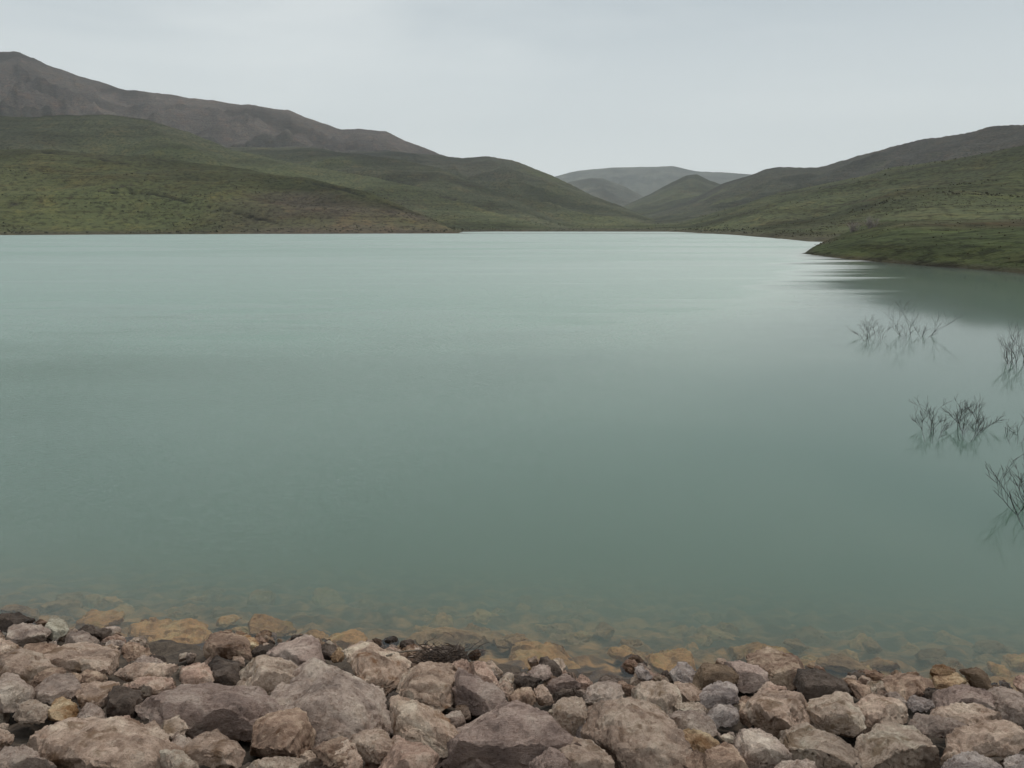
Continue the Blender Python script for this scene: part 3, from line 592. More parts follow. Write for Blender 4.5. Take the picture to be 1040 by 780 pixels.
B, Sb, St = 'boulder', 'flat_rock', 'stone'
ROCKS = [
 (0, 'small white boulder standing up at the water edge near the left end', 'white', [(205,110),(225,70),(270,38),(305,55),(322,100),(290,130),(215,125)], B),
 (0, 'low dark ledge of rock in the shallows at the far left', 'dark', [(0,25),(90,20),(165,25),(160,45),(90,55),(30,80),(0,105)], Sb),
 (0, 'grey flat rock just left of the small white boulder', 'grey', [(20,100),(80,60),(200,70),(215,110),(200,140),(110,165),(20,140)], Sb),
 (0, 'near black wet stone just right of the small white boulder', 'dark', [(400,105),(470,90),(550,100),(545,125),(480,130),(420,120)], St),
 (0, 'rounded grey boulder below the near black wet stone', 'grey', [(290,150),(330,115),(420,112),(465,150),(460,190),(360,205),(300,190)], B),
 (0, 'tan rock cut by the left frame edge below the grey flat rock', 'tan', [(-20,120),(50,160),(85,190),(75,215),(-20,235)], B),
 (0, 'small brown rock between two long tan slabs on the left', 'brown', [(85,215),(110,190),(215,165),(280,180),(310,200),(220,250),(170,235)], St),
 (0, 'long tan slab with a dark right end behind the dark faced boulder', 'tan', [(185,240),(300,205),(470,190),(580,178),(625,215),(560,285),(500,305),(380,300),(280,270),(200,262)], Sb),
 (0, 'long tan slab running in from the left frame edge', 'tan', [(-20,250),(100,215),(200,240),(270,285),(200,330),(140,345),(80,320),(-20,320)], Sb),
 (0, 'brown rock at the waterline right of the long tan slab', 'brown', [(600,190),(640,160),(720,180),(740,215),(700,235),(640,235)], St),
 (0, 'thin grey slab lying behind the tan block on the left', 'grey', [(620,250),(680,228),(790,240),(800,265),(700,262),(640,268)], Sb),
 (0, 'wide tan block left of the pink squarish boulder', 'tan', [(600,300),(650,275),(780,270),(880,270),(870,330),(800,345),(680,335),(620,330)], B),
 (0, 'small brown wedge stone above the tan topped dark fronted block', 'brown', [(400,300),(420,295),(540,330),(520,352),(420,352)], St),
 (0, 'grey wedge boulder above the ochre stone', 'grey', [(165,455),(200,380),(260,335),(340,325),(385,365),(360,420),(280,445),(220,462)], B),
 (0, 'grey brown boulder at the left frame edge below the long tan slab', 'grey', [(-20,345),(90,335),(165,365),(180,400),(160,455),(90,470),(20,480),(-20,460)], B),
 (0, 'pointed brown rock behind the grey wedge boulder', 'brown', [(150,350),(230,285),(290,290),(340,330),(260,340),(190,375)], B),
 (0, 'tan topped block with a dark front left of the dark faced boulder', 'tan', [(350,430),(385,365),(480,355),(570,360),(540,420),(500,465),(440,450),(390,465)], B),
 (0, 'dark faced peaked boulder left of the wide purple grey slab', 'dark', [(500,480),(535,400),(590,360),(640,380),(690,430),(670,510),(600,530),(530,510)], B),
 (0, 'small ochre yellow stone in the left part of the bank', 'ochre', [(230,500),(270,450),(350,440),(390,475),(380,530),(300,535),(240,530)], St),
 (0, 'rounded grey stone just right of the small ochre stone', 'grey', [(385,520),(400,465),(450,455),(515,520),(500,550),(430,555)], St),
 (0, 'pale stone just left of the small ochre stone', 'pale', [(60,520),(130,465),(210,460),(235,495),(200,545),(120,550)], St),
 (1, 'wide flat purple grey slab in the left middle of the bank', 'purple', [(-160,540),(-140,470),(-95,410),(60,385),(160,395),(330,415),(500,420),(570,480),(545,520),(380,600),(200,640),(50,620),(-60,580)], Sb),
 (0, 'pinkish tan rock behind the left end of the wide purple grey slab', 'pink', [(620,340),(700,345),(840,350),(870,390),(750,400),(690,420),(640,380)], B),
 (0, 'rounded tan boulder below the left end of the purple grey slab', 'tan', [(615,600),(660,575),(760,570),(810,640),(800,690),(730,670),(680,640)], B),
 (0, 'flat brown stone wedged behind the rounded tan boulder', 'brown', [(560,575),(650,540),(700,575),(620,605)], St),
 (0, 'grey three sided stone left of the tan block with a dark base', 'grey', [(810,690),(850,610),(940,620),(970,670),(920,715),(840,710)], St),
 (0, 'pale stone resting on the front of the purple grey slab', 'pale', [(790,590),(860,520),(940,580),(900,620),(810,640)], St),
 (0, 'huge flat tan slab filling the lower left corner', 'tan', [(60,650),(110,580),(240,535),(440,545),(560,590),(680,645),(900,720),(890,790),(400,800),(250,770),(150,690)], Sb),
 (0, 'grey brown rock in the bottom left corner of the bank', 'grey', [(-20,700),(60,680),(180,700),(260,770),(200,800),(-20,800)], B),
 (0, 'small tan rock at the left frame edge above the bottom left corner rock', 'tan', [(-20,580),(40,610),(60,650),(-20,690)], St),
 (0, 'little pink stone under the dark faced peaked boulder', 'pink', [(570,540),(620,515),(655,545),(600,562)], St),
 (0, 'small whitish stone at the bottom edge in front of the huge tan slab', 'white', [(590,750),(640,730),(680,780),(600,800)], St),
 (0, 'small pale grey stone at the bottom edge right of the whitish one', 'pale', [(700,750),(780,740),(790,790),(710,800)], St),
 (0, 'small brown stone between the grey wedge and the brown wedge stone', 'brown', [(335,320),(390,310),(400,355),(350,365)], St),
 (1, 'pink squarish boulder near the water left of the dark broken rock', 'pink', [(75,280),(120,245),(180,265),(215,325),(205,360),(130,380),(85,345)], B),
 (1, 'dark brown broken rock behind the big pale angular boulder', 'dark', [(195,270),(240,230),(330,265),(370,300),(330,360),(250,375),(215,340)], B),
 (1, 'small tan stone sitting on top of the dark brown broken rock', 'tan', [(325,230),(355,218),(385,250),(375,285),(335,275)], St),
 (1, 'big pale angular boulder with a shaded left face, left of centre', 'pale', [(330,390),(345,325),(400,250),(470,240),(600,290),(700,345),(725,385),(700,430),(620,480),(520,425),(400,412)], B),
 (1, 'rough brown rock at the waterline above the pink squarish boulder', 'brown', [(200,215),(215,130),(290,110),(370,140),(350,190),(400,230),(330,225)], B),
 (1, 'ochre wet rock at the waterline above the big pale angular boulder', 'ochre', [(360,140),(400,115),(455,150),(430,200),(380,225),(350,190)], St),
 (1, 'dark wet strip of rock beside the ochre wet rock', 'dark', [(425,220),(440,180),(540,175),(500,215),(440,235)], St),
 (1, 'purple grey slab at the waterline behind the big pale angular boulder', 'purple', [(480,215),(560,165),(690,150),(750,200),(790,260),(640,290),(560,260),(500,245)], Sb),
 (1, 'dark reddish wet lump standing in the shallows left of centre', 'dark', [(735,180),(765,150),(840,190),(840,225),(790,235),(745,215)], St),
 (1, 'small ochre stone beside the dark reddish wet lump', 'ochre', [(820,220),(860,185),(885,215),(860,255),(825,250)], St),
 (1, 'long grey brown slab sloping down right of the big pale angular boulder', 'grey', [(560,500),(640,300),(720,260),(820,285),(950,375),(1085,430),(1100,520),(1040,600),(860,630),(720,640)], Sb),
 (1, 'rounded dark brown boulder in front of the purple grey slab', 'brown', [(370,600),(410,550),(500,515),(620,505),(700,560),(715,640),(640,710),(540,730),(420,710),(375,650)], B),
 (1, 'tan block with a dark base left of the rounded dark brown boulder', 'tan', [(85,730),(140,660),(190,600),(260,610),(340,660),(345,730),(300,765),(200,755)], B),
 (1, 'small tan stone on the back edge of the wide purple grey slab', 'tan', [(225,400),(270,370),(325,395),(310,418),(235,415)], St),
 (1, 'flat grey rock at the bottom edge below the rounded dark brown boulder', 'pale', [(330,770),(450,740),(640,735),(680,770),(680,810),(330,810)], Sb),
 (1, 'brownish upright block at the bottom right of the rounded dark brown boulder', 'brown', [(740,680),(800,640),(870,625),(910,690),(880,790),(830,800),(790,730)], B),
 (1, 'pale rock at the bottom edge below the tan block with a dark base', 'pale', [(-10,700),(60,720),(150,770),(150,810),(-10,810)], B),
 (2, 'grey boulder with a dark wet left edge at the waterline left of centre', 'rust', [(50,210),(90,185),(150,175),(250,220),(330,260),(290,330),(230,400),(130,370),(70,300)], B),
 (2, 'pitted tan boulder right of the dark edged grey boulder', 'rust', [(285,350),(340,300),(450,270),(580,290),(620,320),(560,440),(480,470),(390,450),(320,460)], B),
 (2, 'dark brown stone in the gap left of the pitted tan boulder', 'dark', [(245,490),(280,390),(325,430),(310,470),(265,515)], St),
 (2, 'pink pointed rock rising at the waterline in the centre', 'pink', [(680,290),(705,230),(760,290),(800,360),(795,395),(740,360),(690,330)], B),
 (2, 'flat pink stone just left of the pink pointed rock', 'pink', [(565,290),(600,260),(680,255),(690,310),(620,325)], St),
 (2, 'smooth purple grey slab sloping right under the pink pointed rock', 'purple', [(560,340),(640,325),(740,350),(830,420),(860,480),(740,520),(640,450),(570,440)], Sb),
 (2, 'pale boulder with a rusty brown patch in the bottom middle', 'rust', [(260,530),(330,460),(400,452),(500,500),(590,580),(560,680),(470,690),(380,640),(300,630)], B),
 (2, 'tan brown boulder below left of the rusty patched boulder', 'tan', [(75,650),(140,605),(220,598),(290,640),(250,745),(170,735),(90,690)], B),
 (2, 'pinkish rock at the bottom edge under the rusty patched boulder', 'pink', [(250,740),(290,650),(360,640),(430,690),(520,760),(520,810),(240,810)], B),
 (2, 'tan stone at the bottom edge beside the brownish upright block', 'tan', [(10,640),(50,630),(85,700),(150,760),(100,810),(20,780)], B),
 (2, 'broad rough pinkish grey slab filling the bottom centre', 'purple', [(600,590),(700,530),(850,460),(975,480),(1060,500),(1090,560),(1150,660),(1160,790),(1000,810),(700,810),(520,740),(560,640)], Sb),
 (2, 'small grey stone inside the dark hollow in the centre', 'grey', [(550,530),(580,500),(640,525),(640,565),(590,575)], St),
 (3, 'small light lilac stone on dark stones at the waterline right of centre', 'purple', [(140,305),(180,275),(240,290),(245,325),(190,335),(145,325)], St),
 (3, 'dark pointed stone behind the small light lilac stone', 'dark', [(175,270),(215,235),(270,275),(310,315),(260,325),(230,285)], St),
 (3, 'flat purple grey stone with a dark underside below the lilac stone', 'purple', [(205,375),(240,335),(330,320),(380,345),(370,375),(290,395),(230,400)], Sb),
 (3, 'brownish round stone above the broad pinkish grey slab', 'brown', [(35,430),(100,385),(160,400),(170,450),(130,470),(60,455)], St),
 (3, 'tan stone right of the brownish round stone', 'tan', [(150,380),(190,370),(240,410),(240,460),(180,470),(165,420)], St),
 (3, 'small pink stone left of the brownish round stone', 'pink', [(-10,350),(60,370),(40,420),(-10,425)], St),
 (3, 'dark lumpy stone left of the small light lilac stone', 'dark', [(60,340),(120,315),(190,340),(130,375),(80,365)], St),
 (3, 'dark stone in the gap under the flat purple grey stone', 'dark', [(240,400),(300,395),(390,390),(370,425),(280,445),(240,440)], St),
 (3, 'grey brown rock overhanging a dark gap behind the huge front boulder', 'grey', [(395,440),(420,380),(480,355),(560,370),(590,420),(530,460),(460,445)], B),
 (3, 'rounded pale rock left of the small dark sided block', 'pale', [(240,490),(310,450),(390,450),(410,510),(370,600),(330,610),(290,560)], B),
 (3, 'small angular grey block with a dark left side beside the huge front boulder', 'blue', [(365,590),(370,520),(410,495),(480,570),(470,600),(440,650),(380,645)], St),
 (3, 'huge tan boulder at the front right of centre', 'tan', [(465,620),(480,550),(540,440),(600,420),(700,470),(790,540),(850,640),(910,740),(920,800),(640,800),(540,720),(470,690)], B),
 (3, 'square topped pale block with a dark brown front behind the huge front boulder', 'pale', [(670,430),(700,345),(840,340),(890,400),(870,470),(820,535),(760,510),(690,460)], B),
 (3, 'small brown rock left of the square topped pale block', 'brown', [(560,390),(600,360),(680,385),(670,430),(600,420)], St),
 (3, 'thin dark grey rock at the waterline behind the grey overhanging rock', 'dark', [(440,350),(500,325),(570,330),(640,350),(560,365),(470,360)], Sb),
 (3, 'thin dark shard leaning behind the square topped pale block', 'blue', [(660,280),(690,275),(740,330),(700,345),(675,330)], St),
 (3, 'blue grey stone with a small cap at the waterline right of the leaning shard', 'blue', [(835,320),(870,270),(920,265),(970,330),(950,365),(880,370)], St),
 (4, 'rounded pale cap stone right of the square topped pale block', 'pale', [(0,500),(50,460),(110,445),(190,495),(120,512),(40,512)], St),
 (4, 'grey rock under the rounded pale cap stone', 'grey', [(-10,560),(30,500),(190,510),(210,560),(235,610),(150,605),(50,590)], B),
 (4, 'yellowish pale flat stone right of the huge front boulder', 'ochre', [(0,640),(50,590),(150,610),(250,640),(260,680),(150,690),(60,680)], St),
 (3, 'tan stone at the bottom edge left of the huge front boulder', 'tan', [(295,690),(330,645),(420,660),(520,720),(540,800),(350,800)], B),
 (3, 'smooth lilac rock at the bottom edge on the broad pinkish grey slab', 'purple', [(150,760),(220,680),(300,710),(350,800),(150,810)], B),
 (4, 'brown striped slab like old timber at the waterline on the right', 'striped', [(140,270),(230,262),(290,290),(340,345),(330,380),(240,375),(150,390),(135,330)], Sb),
 (4, 'rough purple brown rock right of the striped slab', 'purple', [(290,260),(340,230),(400,260),(480,340),(420,380),(350,380),(310,310)], B),
 (4, 'rough grey brown rock in front of the yellow submerged boulder', 'brown', [(420,230),(490,210),(600,240),(680,300),(690,350),(600,370),(520,330),(450,310)], B),
 (4, 'jagged dark brown rock at the waterline above the long pale slab', 'dark', [(610,380),(680,310),(780,285),(860,330),(880,400),(800,435),(700,430)], B),
 (4, 'small dark brown rock right of the jagged dark brown rock', 'brown', [(860,330),(940,360),(1040,400),(960,430),(900,410)], St),
 (4, 'blue grey angular stone below the striped slab', 'blue', [(155,430),(235,365),(350,395),(360,440),(290,460),(240,475),(180,460)], B),
 (4, 'dark grey stone under the blue grey angular stone', 'blue', [(200,530),(260,470),(330,480),(350,540),(290,560),(230,570)], St),
 (4, 'small pink stone above the left end of the long tan rock on the right', 'pink', [(410,395),(480,365),(560,385),(560,420),(480,425)], St),
 (4, 'tan rock with worn ridges right of the blue grey angular stone', 'tan', [(385,430),(450,415),(600,410),(690,430),(670,520),(600,560),(540,600),(450,560),(400,500)], B),
 (4, 'narrow brown stone between the blue grey stone and the ridged tan rock', 'brown', [(345,480),(370,420),(420,480),(430,560),(370,560)], St),
 (5, 'long pale slab with a raised back corner on the right', 'pale', [(-130,500),(-90,450),(0,435),(95,408),(160,450),(150,560),(100,590),(-20,590),(-100,560)], Sb),
 (5, 'tan rock joined to the right end of the long pale slab', 'tan', [(160,440),(230,428),(330,455),(410,490),(350,555),(290,570),(170,590)], B),
 (4, 'rounded pale boulder at the front below the long pale slab', 'pale', [(555,620),(640,575),(760,590),(860,640),(920,700),(880,790),(760,790),(590,740),(550,690)], B),
 (4, 'grey brown round boulder left of the rounded pale front boulder', 'grey', [(330,680),(350,610),(440,600),(520,640),(570,720),(540,770),(420,770)], B),
 (4, 'small pale knob stone above the grey brown round boulder', 'pale', [(255,635),(290,610),(325,635),(310,660)], St),
 (4, 'cracked tan brown rock left of the grey brown round boulder', 'brown', [(185,660),(230,645),(310,670),(370,740),(370,800),(200,800)], B),
 (4, 'brown rock at the bottom edge right of the huge front boulder', 'brown', [(90,740),(140,680),(190,690),(210,750),(170,800),(90,800)], St),
 (4, 'dark grey stone under the yellowish pale flat stone', 'dark', [(40,680),(110,680),(130,710),(90,745)], St),
 (4, 'grey rock at the bottom edge below the rounded pale front boulder', 'grey', [(520,790),(620,742),(760,770),(760,820),(520,820)], B),
 (4, 'tan rock right behind the square topped pale block', 'tan', [(20,430),(0,360),(50,370),(160,380),(165,430),(110,445),(40,455)], St),
 (5, 'rounded speckled brown boulder at the waterline on the right', 'brown', [(290,350),(330,322),(440,318),(500,345),(510,390),(440,400),(390,445),(320,390)], B),
 (5, 'small ochre lump on top of the flat tan rock at the waterline', 'ochre', [(515,280),(570,272),(640,300),(620,325),(530,335)], St),
 (5, 'flat tan rock right of the rounded speckled brown boulder', 'ochre', [(520,345),(640,320),(685,350),(670,385),(590,385),(520,375)], St),
 (5, 'brown lump like rotten wood near the right end of the waterline', 'striped', [(665,300),(740,282),(790,310),(815,380),(790,400),(740,370),(690,345)], B),
 (5, 'dark stone in the gap below the flat tan rock', 'dark', [(440,400),(510,385),(590,390),(540,440),(470,440)], St),
 (5, 'small dark grey stone below the rounded speckled brown boulder', 'blue', [(400,460),(430,430),(520,450),(490,495),(420,490)], St),
 (5, 'small grey brown stone left of the small dark grey stone', 'grey', [(285,410),(330,400),(390,450),(400,485),(340,450)], St),
 (5, 'broad purple topped slab near the right end', 'purple', [(500,490),(560,420),(640,385),(740,388),(830,420),(820,470),(700,500),(600,510)], Sb),
 (5, 'pale tan rock under the broad purple topped slab', 'tan', [(440,530),(500,495),(700,480),(830,500),(900,570),(740,578),(560,560)], Sb),
 (5, 'grey brown rock at the right frame edge beside the purple topped slab', 'grey', [(820,410),(880,388),(940,400),(1010,440),(1010,560),(900,570),(830,480)], B),
 (5, 'tan brown stone at the right frame edge by the water', 'pink', [(935,360),(950,315),(1010,305),(1010,440),(960,430)], St),
 (5, 'long log shaped tan rock reaching the right frame edge', 'tan', [(565,640),(620,610),(800,580),(1010,570),(1010,660),(880,680),(700,720),(580,735),(545,690)], Sb),
 (5, 'grey brown rock behind the dark hole on the right', 'grey', [(360,550),(420,505),(520,520),(740,575),(640,605),(500,610),(400,590)], Sb),
 (5, 'big light grey boulder at the bottom right', 'pale', [(190,600),(240,570),(330,560),(470,590),(510,640),(500,700),(540,790),(150,800),(90,720),(130,650)], B),
 (5, 'blue grey rock at the bottom edge below the log shaped rock', 'blue', [(560,775),(680,715),(800,725),(900,800),(550,810)], B),
 (5, 'dark grey rock in the bottom right corner', 'blue', [(890,750),(1010,700),(1010,810),(900,810)], B),
]
for r_ in ROCKS:
    tile, lab, colr, poly, nm = r_
    lift = 0.10 if nm != St else 0.06
    traced_rock(tile, lab, colr, poly, nm, front=0.22 if nm == B else 0.14, bulge=0.42 if nm == B else 0.28, lift=lift, flat=0.68 if nm != Sb else 0.74)
SUBS = [
 (0, 'yellow brown drowned rock right behind the small white boulder', 'sub', [(320,60),(430,15),(580,20),(600,80),(560,100),(400,90)]),
 (0, 'largest yellow brown drowned rock in the left shallows', 'sub', [(600,90),(640,40),(800,35),(975,30),(970,170),(860,180),(720,150)]),
 (0, 'murky drowned rock farthest left in the shallows', 'subg', [(-10,-20),(80,-20),(200,10),(190,40),(60,10)]),
 (1, 'small drowned rock between the two large yellow ones on the left', 'sub', [(40,70),(120,50),(190,60),(190,100),(60,100)]),
 (1, 'narrow drowned slab pointing out above the ochre wet rock', 'sub', [(230,60),(330,15),(355,40),(270,80)]),
 (1, 'wide yellow drowned slab behind the purple grey waterline slab', 'sub', [(380,60),(470,45),(600,70),(640,120),(540,125),(400,100)]),
 (1, 'small drowned stone behind the dark reddish wet lump', 'sub', [(700,120),(740,95),(800,120),(770,150)]),
 (1, 'yellow drowned rock right of the dark reddish wet lump', 'sub', [(810,130),(900,90),(970,100),(980,150),(860,170)]),
 (2, 'brown drowned slab behind the washed up brushwood', 'subg', [(360,130),(520,90),(700,70),(760,120),(740,160),(560,190),(400,160)]),
 (2, 'small yellow drowned stone behind the dark edged grey boulder', 'sub', [(160,160),(200,140),(270,170),(230,190)]),
 (2, 'dim drowned slab right of the brushwood, farther out', 'subg', [(780,130),(950,130),(970,170),(820,180)]),
 (2, 'yellow drowned rock left of the largest yellow drowned slab', 'sub', [(800,210),(940,190),(975,250),(960,290),(880,290)]),
 (2, 'small drowned rock touching the right end of the brushwood', 'subg', [(640,200),(760,180),(740,240),(660,240)]),
 (2, 'ochre drowned stone under the bleached stick', 'sub', [(300,225),(360,215),(420,235),(400,265),(330,262)]),
 (3, 'largest yellow drowned slab near the middle of the shore', 'sub', [(0,210),(130,180),(300,160),(480,200),(560,280),(540,320),(400,350),(330,280),(180,240),(40,250)]),
 (3, 'dim drowned rock behind the left end of the largest yellow slab', 'subg', [(0,170),(40,120),(150,150),(120,190)]),
 (3, 'small oval drowned stone right of the largest yellow slab', 'sub', [(530,200),(590,170),(665,215),(600,240)]),
 (3, 'long yellow drowned rock behind the leaning dark shard', 'sub', [(680,215),(760,180),(900,200),(975,210),(1000,290),(870,290),(800,300),(720,250)]),
 (3, 'thin dim drowned slab behind the small oval drowned stone', 'subg', [(560,150),(700,150),(690,180),(600,165)]),
 (3, 'dim drowned stone farthest out right of the middle', 'subg', [(460,110),(500,60),(550,100),(540,130)]),
 (4, 'yellow peaked rock breaking the surface right of the striped slab', 'sub', [(300,215),(340,175),(420,150),(560,190),(680,270),(600,260),(430,250),(330,235)]),
 (4, 'dim drowned stone farther out right of the yellow peaked rock', 'subg', [(570,150),(650,140),(700,180),(640,190)]),
 (4, 'pale brown drowned slab right of the yellow peaked rock', 'subg', [(740,240),(840,230),(950,260),(930,310),(780,290)]),
 (5, 'brown drowned rock behind the rounded speckled brown boulder', 'subg', [(180,250),(280,240),(350,260),(320,300),(200,300)]),
 (5, 'dim drowned stone farthest out among the right shallows', 'subg', [(180,160),(240,150),(270,200),(210,210)]),
 (5, 'thin drowned slab behind the small ochre lump', 'subg', [(420,200),(600,190),(600,220),(450,230)]),
 (5, 'pinkish drowned slab behind the brown lump like rotten wood', 'subg', [(720,160),(830,150),(900,200),(760,210)]),
 (5, 'yellowish drowned rock right of the brown lump like rotten wood', 'sub', [(780,250),(840,250),(910,310),(860,340)]),
 (5, 'drowned rock at the right frame edge in the shallows', 'sub', [(880,240),(990,220),(1010,280),(930,300)]),
]
for tile, lab, colr, poly in SUBS:
    traced_rock(tile, lab, colr, poly, 'drowned_rock', front=0.10, bulge=0.20, lift=0.02, sub=True, flat=0.75, group='drowned rocks in the shallows')

# filler stones in the gaps
def inside(x, y, poly):
    c = False; j = len(poly) - 1
    for i in range(len(poly)):
        xi, yi = poly[i]; xj, yj = poly[j]
        if (yi > y) != (yj > y) and x < (xj - xi) * (y - yi) / (yj - yi) + xi: c = not c
        j = i
    return c
rnd = random.Random(3)
PROTO = {}
def proto(colr, v):
    if (colr, v) not in PROTO:
        r2 = random.Random(hash((len(colr), v, colr[0])) if False else v * 31 + len(colr) * 7)
        pts = []
        for i in range(22):
            d = Vector((r2.gauss(0, 1), r2.gauss(0, 1), r2.gauss(0, 1))).normalized()
            pts.append(Vector((d.x * 0.5, d.y * 0.42, d.z * 0.32)) * r2.uniform(0.8, 1.0))
        me = rock_from_points('stone', pts, 0.05, v * 1.9, 0.07, 0.8); me.materials.append(RM[colr])
        PROTO[(colr, v)] = me
    return PROTO[(colr, v)]
WORD = {'tan': 'tan', 'grey': 'grey', 'brown': 'brown', 'dark': 'dark', 'pale': 'pale', 'pink': 'pinkish', 'subg': 'murky brown', 'sub': 'yellowish'}
MARKS = [(55, 628, 'small white boulder'), (90, 735, 'huge lower left slab'), (70, 700, 'dark faced peaked boulder'), (205, 685, 'pink squarish boulder'), (275, 690, 'big pale angular boulder'),
         (280, 742, 'rounded dark brown boulder'), (225, 715, 'wide purple grey slab'), (340, 700, 'long grey brown slab'), (445, 690, 'pitted tan boulder'), (425, 740, 'rusty patched boulder'), (530, 750, 'broad pinkish grey slab'),
         (545, 680, 'small light lilac stone'), (650, 745, 'huge front boulder'), (670, 705, 'square topped pale block'), (735, 705, 'blue grey angular stone'), (735, 680, 'striped slab'),
         (810, 695, 'jagged dark brown rock'), (780, 760, 'grey brown round boulder'), (840, 755, 'rounded pale front boulder'), (915, 690, 'rounded speckled brown boulder'), (910, 755, 'big light grey boulder'),
         (980, 750, 'log shaped rock'), (970, 690, 'rotten wood like lump')]
def to_px(p):
    yy = p.y * CP - (p.z - CAMZ) * SP
    return 520 + F * p.x / yy, 390 - F * (p.y * SP + (p.z - CAMZ) * CP) / yy
cnt = 0; tries = 0; used = set(); NF, NU = 240, 134
ALLC = ['tan', 'grey', 'brown', 'dark', 'pale', 'pink']
while cnt < NF + NU and tries < 12000:
    tries += 1
    under = cnt >= NF
    x = rnd.uniform(-5.6, 5.2)
    y = (rnd.uniform(3.4, float(shore_y(x)) + 0.05) if cnt % 2 else float(shore_y(x)) + rnd.uniform(-0.75, 0.12)) if not under else float(shore_y(x)) + rnd.uniform(0.0, 3.0)
    s = rnd.uniform(0.09, 0.34) if not under else rnd.uniform(0.28, 0.75)
    z = float(dam_z(x, y)) + (0.0 if not under else -0.10) - 0.02
    u, v_ = to_px(Vector((x, y, z + 0.05)))
    if u < -10 or u > 1050 or v_ > 790: continue
    if any(inside(u, v_, q) and inside(u, v_ + 4, q) and inside(u, v_ - 4, q) for q in POLYS): continue
    word = ('tiny ' if s < 0.15 else 'small ' if s < 0.24 else 'medium ') if not under else ('small ' if s < 0.40 else 'medium ' if s < 0.56 else 'wide ')
    near = sorted(MARKS, key=lambda q: (q[0] - u) ** 2 + (q[1] - v_) ** 2)[:2]
    pick = None
    cs = ALLC[:] if not under else ['sub', 'subg']
    rnd.shuffle(cs)
    for mk in near:
        for colr in cs:
            lab = ('%s%s stone in the gaps around the %s' % (word, WORD[colr], mk[2])) if not under else ('%s%s drowned stone out in the water from the %s' % (word, WORD[colr], mk[2]))
            if lab not in used: pick = (colr, lab); break
        if pick: break
    if not pick: continue
    colr, lab = pick; used.add(lab)
    o = bpy.data.objects.new('stone' if not under else 'drowned_stone', proto(colr, rnd.randrange(4))); col.objects.link(o)
    if under: z = min(z, -s * 0.3 - 0.01)
    o.location = (x, y, z); o.scale = (s, s * rnd.uniform(.8, 1.2), s * rnd.uniform(.8, 1.3) * (0.7 if under else 1)); o.rotation_euler = (rnd.uniform(-.5, .5), rnd.uniform(-.5, .5), rnd.uniform(0, 6.28))
    tag(o, lab, 'stone', 'small stones in the gaps between the boulders' if not under else 'small drowned stones beyond the waterline')
    cnt += 1

# the same rubble carries on along the bank to both sides and up to the crest
r4 = random.Random(41); VV = []; FF = []; off = 0; srcs = [proto(c, v) for c in ('tan', 'grey', 'brown', 'pink') for v in range(4)]
for c_ in range(4):
    VV, FF, off = [], [], 0
    grp = srcs[c_ * 4:c_ * 4 + 4]
    arr = []
    for me_ in grp:
        a_ = np.empty(len(me_.vertices) * 3, dtype=np.float32); me_.vertices.foreach_get('co', a_)
        me_.calc_loop_triangles(); f_ = np.empty(len(me_.loop_triangles) * 3, dtype=np.int32); me_.loop_triangles.foreach_get('vertices', f_)
        arr.append((a_.reshape(-1, 3), f_.reshape(-1, 3)))
    for k in range(330):
        x = r4.uniform(-13, 13); y = r4.uniform(0.6, float(shore_y(x)) + 0.9); s_r = r4.choice([.25, .35, .45, .6, .8]) * r4.uniform(.8, 1.2)
        z = float(dam_z(x, y)) - 0.02
        if y < 0.9: continue
        u, v_ = to_px(Vector((x, y, z))) if y > 1.5 else (0, 900)
        m_ = 620 * s_r / max(y, 1.0)
        if -m_ < u < 1040 + m_ and v_ < 785 + m_: continue
        a_, f_ = r4.choice(arr)
        mt = np.array(Matrix.Rotation(r4.uniform(0, 6.28), 3, 'Z') @ Matrix.Rotation(r4.uniform(-.6, .6), 3, 'X'))
        VV.append((a_ * s_r * np.array([1.1, r4.uniform(.8, 1.2), r4.uniform(.9, 1.3)])) @ mt.T + np.array([x, y, z])); FF.append(f_ + off); off += len(a_)
    me = np_mesh('rubble', np.concatenate(VV), np.concatenate(FF)); me.polygons.foreach_set('use_smooth', np.ones(len(me.polygons), dtype=bool)); me.set_sharp_from_angle(angle=R(24))
    cn = ['tan', 'grey', 'brown', 'pink'][c_]
    tag(link_mesh('rubble', me, RM[cn]), '%s broken rock carrying on along the bank beyond the boulders in view' % WORD[cn], 'rubble', kind='stuff')

